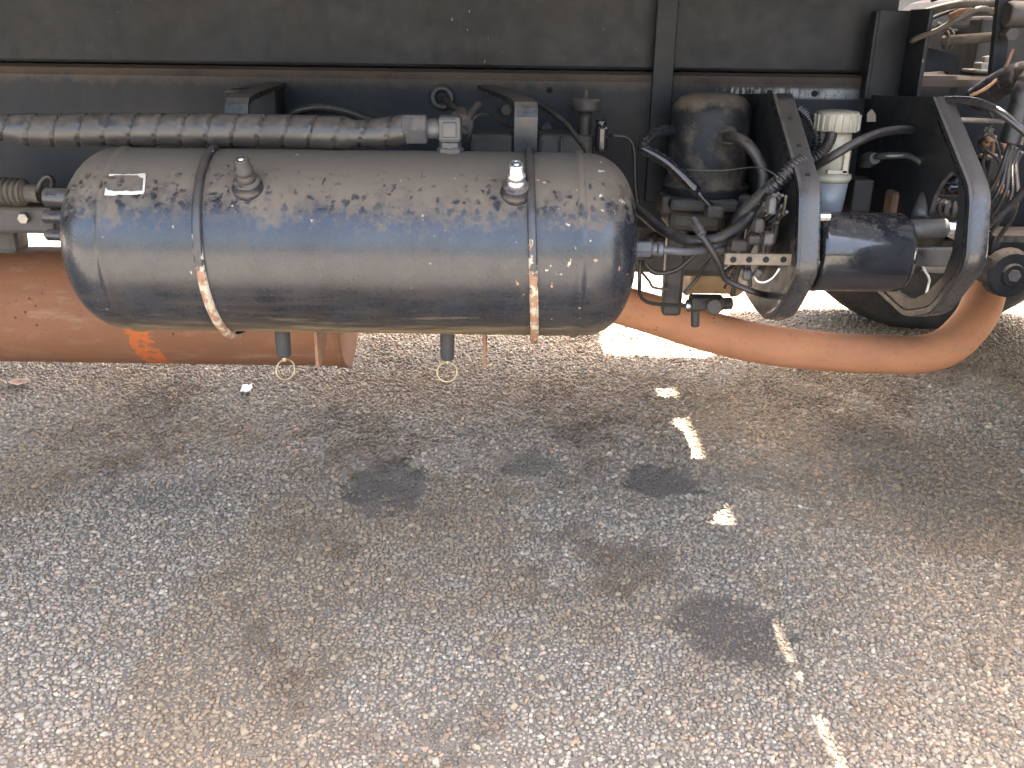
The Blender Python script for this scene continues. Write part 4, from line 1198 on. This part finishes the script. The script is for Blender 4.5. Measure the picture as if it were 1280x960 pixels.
# spring hanger casting by the wheel
mb = MB().lathe(P(1268, 345, 1.50), (0, 1, 0), [(0, 0.0), (0, 0.018), (0.006, 0.020), (0.007, 0.036), (0.012, 0.040), (0.03, 0.042), (0.032, 0.034), (0.12, 0.034)], 20, smooth=False)
mb.pxbox(1238, 292, 1310, 330, 1.54, 0.10, 0.015).pxbox(1250, 322, 1310, 362, 1.56, 0.09, 0.012)
hang = mb.build('spring_hanger', 'frame', truck, 'cast spring hanger above the elbow of the exhaust pipe')
MB().hexn(P(1268, 345, 1.495), P(1268, 345, 1.51), 0.011).build('bolt', 'iron', hang)
hosep('leaf_spring', [(1290, 322, 1.58), (1400, 352, 1.58), (1600, 352, 1.58)], 46, 'iron', 1.58)
hosep('wire', [(1153, 332, 1.42), (1157, 340, 1.42), (1162, 350, 1.42), (1158, 366, 1.42), (1163, 373, 1.42), (1170, 378, 1.42)], 3.2, 'wire_white', 1.42)
MB().pxbox(1150, 300, 1196, 330, 1.72, 0.06, 0.008).build('steering_bracket', 'iron', truck)
# ---- left edge: gaiter and plate past the end of the tank
hosep('gaiter', [(-70, 236, 1.42), (-20, 238, 1.42), (20, 240, 1.42), (50, 242, 1.42)], 34, 'dusty_hose', 1.42, 'dusty ribbed gaiter past the left end of the tank', step=0.001, seg=24, rfun=lambda L_, th, t: 0.0195 + 0.0022 * math.sin(L_ * 6.283 / 0.0085) if t < 0.86 else 0.014)
mb = MB().pxbox(-80, 258, 66, 292, 1.44, 0.07, 0.006).pxbox(-80, 285, 19, 318, 1.50, 0.05, 0.01).pxbox(51, 285, 100, 302, 1.50, 0.05, 0.01)
mb.build('valve_bracket', 'iron', truck)
c = P(32, 272, 1.44)
MB().hexn((c.x, c.y - 0.01, c.z), (c.x, c.y + 0.01, c.z), 0.009).build('bolt', 'zinc', truck)
hosep('cable', [(46, 240, 1.40), (52, 226, 1.40), (60, 220, 1.40), (66, 226, 1.40), (64, 238, 1.38)], 6, 'rubber', 1.4)

# ---------------------------------------------------------------- litter
def litter(name, px, py, wpx, hpx, mat, label, cat, rot=0.0, curl=0.004):
    c = PG(px, py, 0.006)
    a = W(wpx, c.y) / 2
    b_ = abs(PG(px, py - hpx / 2).y - PG(px, py + hpx / 2).y) / 2
    vs, fs = [], []
    n_ = 8
    for j in range(n_ + 1):
        for i in range(n_ + 1):
            u, v = i / n_ * 2 - 1, j / n_ * 2 - 1
            if name == 'dry_leaf':
                sh = max(0.04, (1 - u * u) ** 0.6 * (0.85 + 0.15 * math.sin(u * 7)))
                v *= sh
            x, y = u * a, v * b_
            vs.append((c.x + x * math.cos(rot) - y * math.sin(rot), c.y + x * math.sin(rot) + y * math.cos(rot), 0.007 + curl * (u * u + abs(v)) + 0.001 * math.sin(5 * u + 3 * v)))
    for j in range(n_):
        for i in range(n_):
            k = j * (n_ + 1) + i
            fs.append((k, k + 1, k + n_ + 2, k + n_ + 1))
    o = MB().add(vs, fs, True).build(name, mat, None, label, cat)
    so_ = o.modifiers.new('thick', 'SOLIDIFY')
    so_.thickness = 0.001
    return o
litter('dry_leaf', 25, 480, 30, 10, 'leaf', 'dry brown leaf lying on the gravel below the muffler', 'leaf', 0.1, 0.006)
litter('paper_scrap', 308, 487, 13, 9, 'paper', 'small white scrap of paper on the gravel', 'paper', 0.15, 0.002)
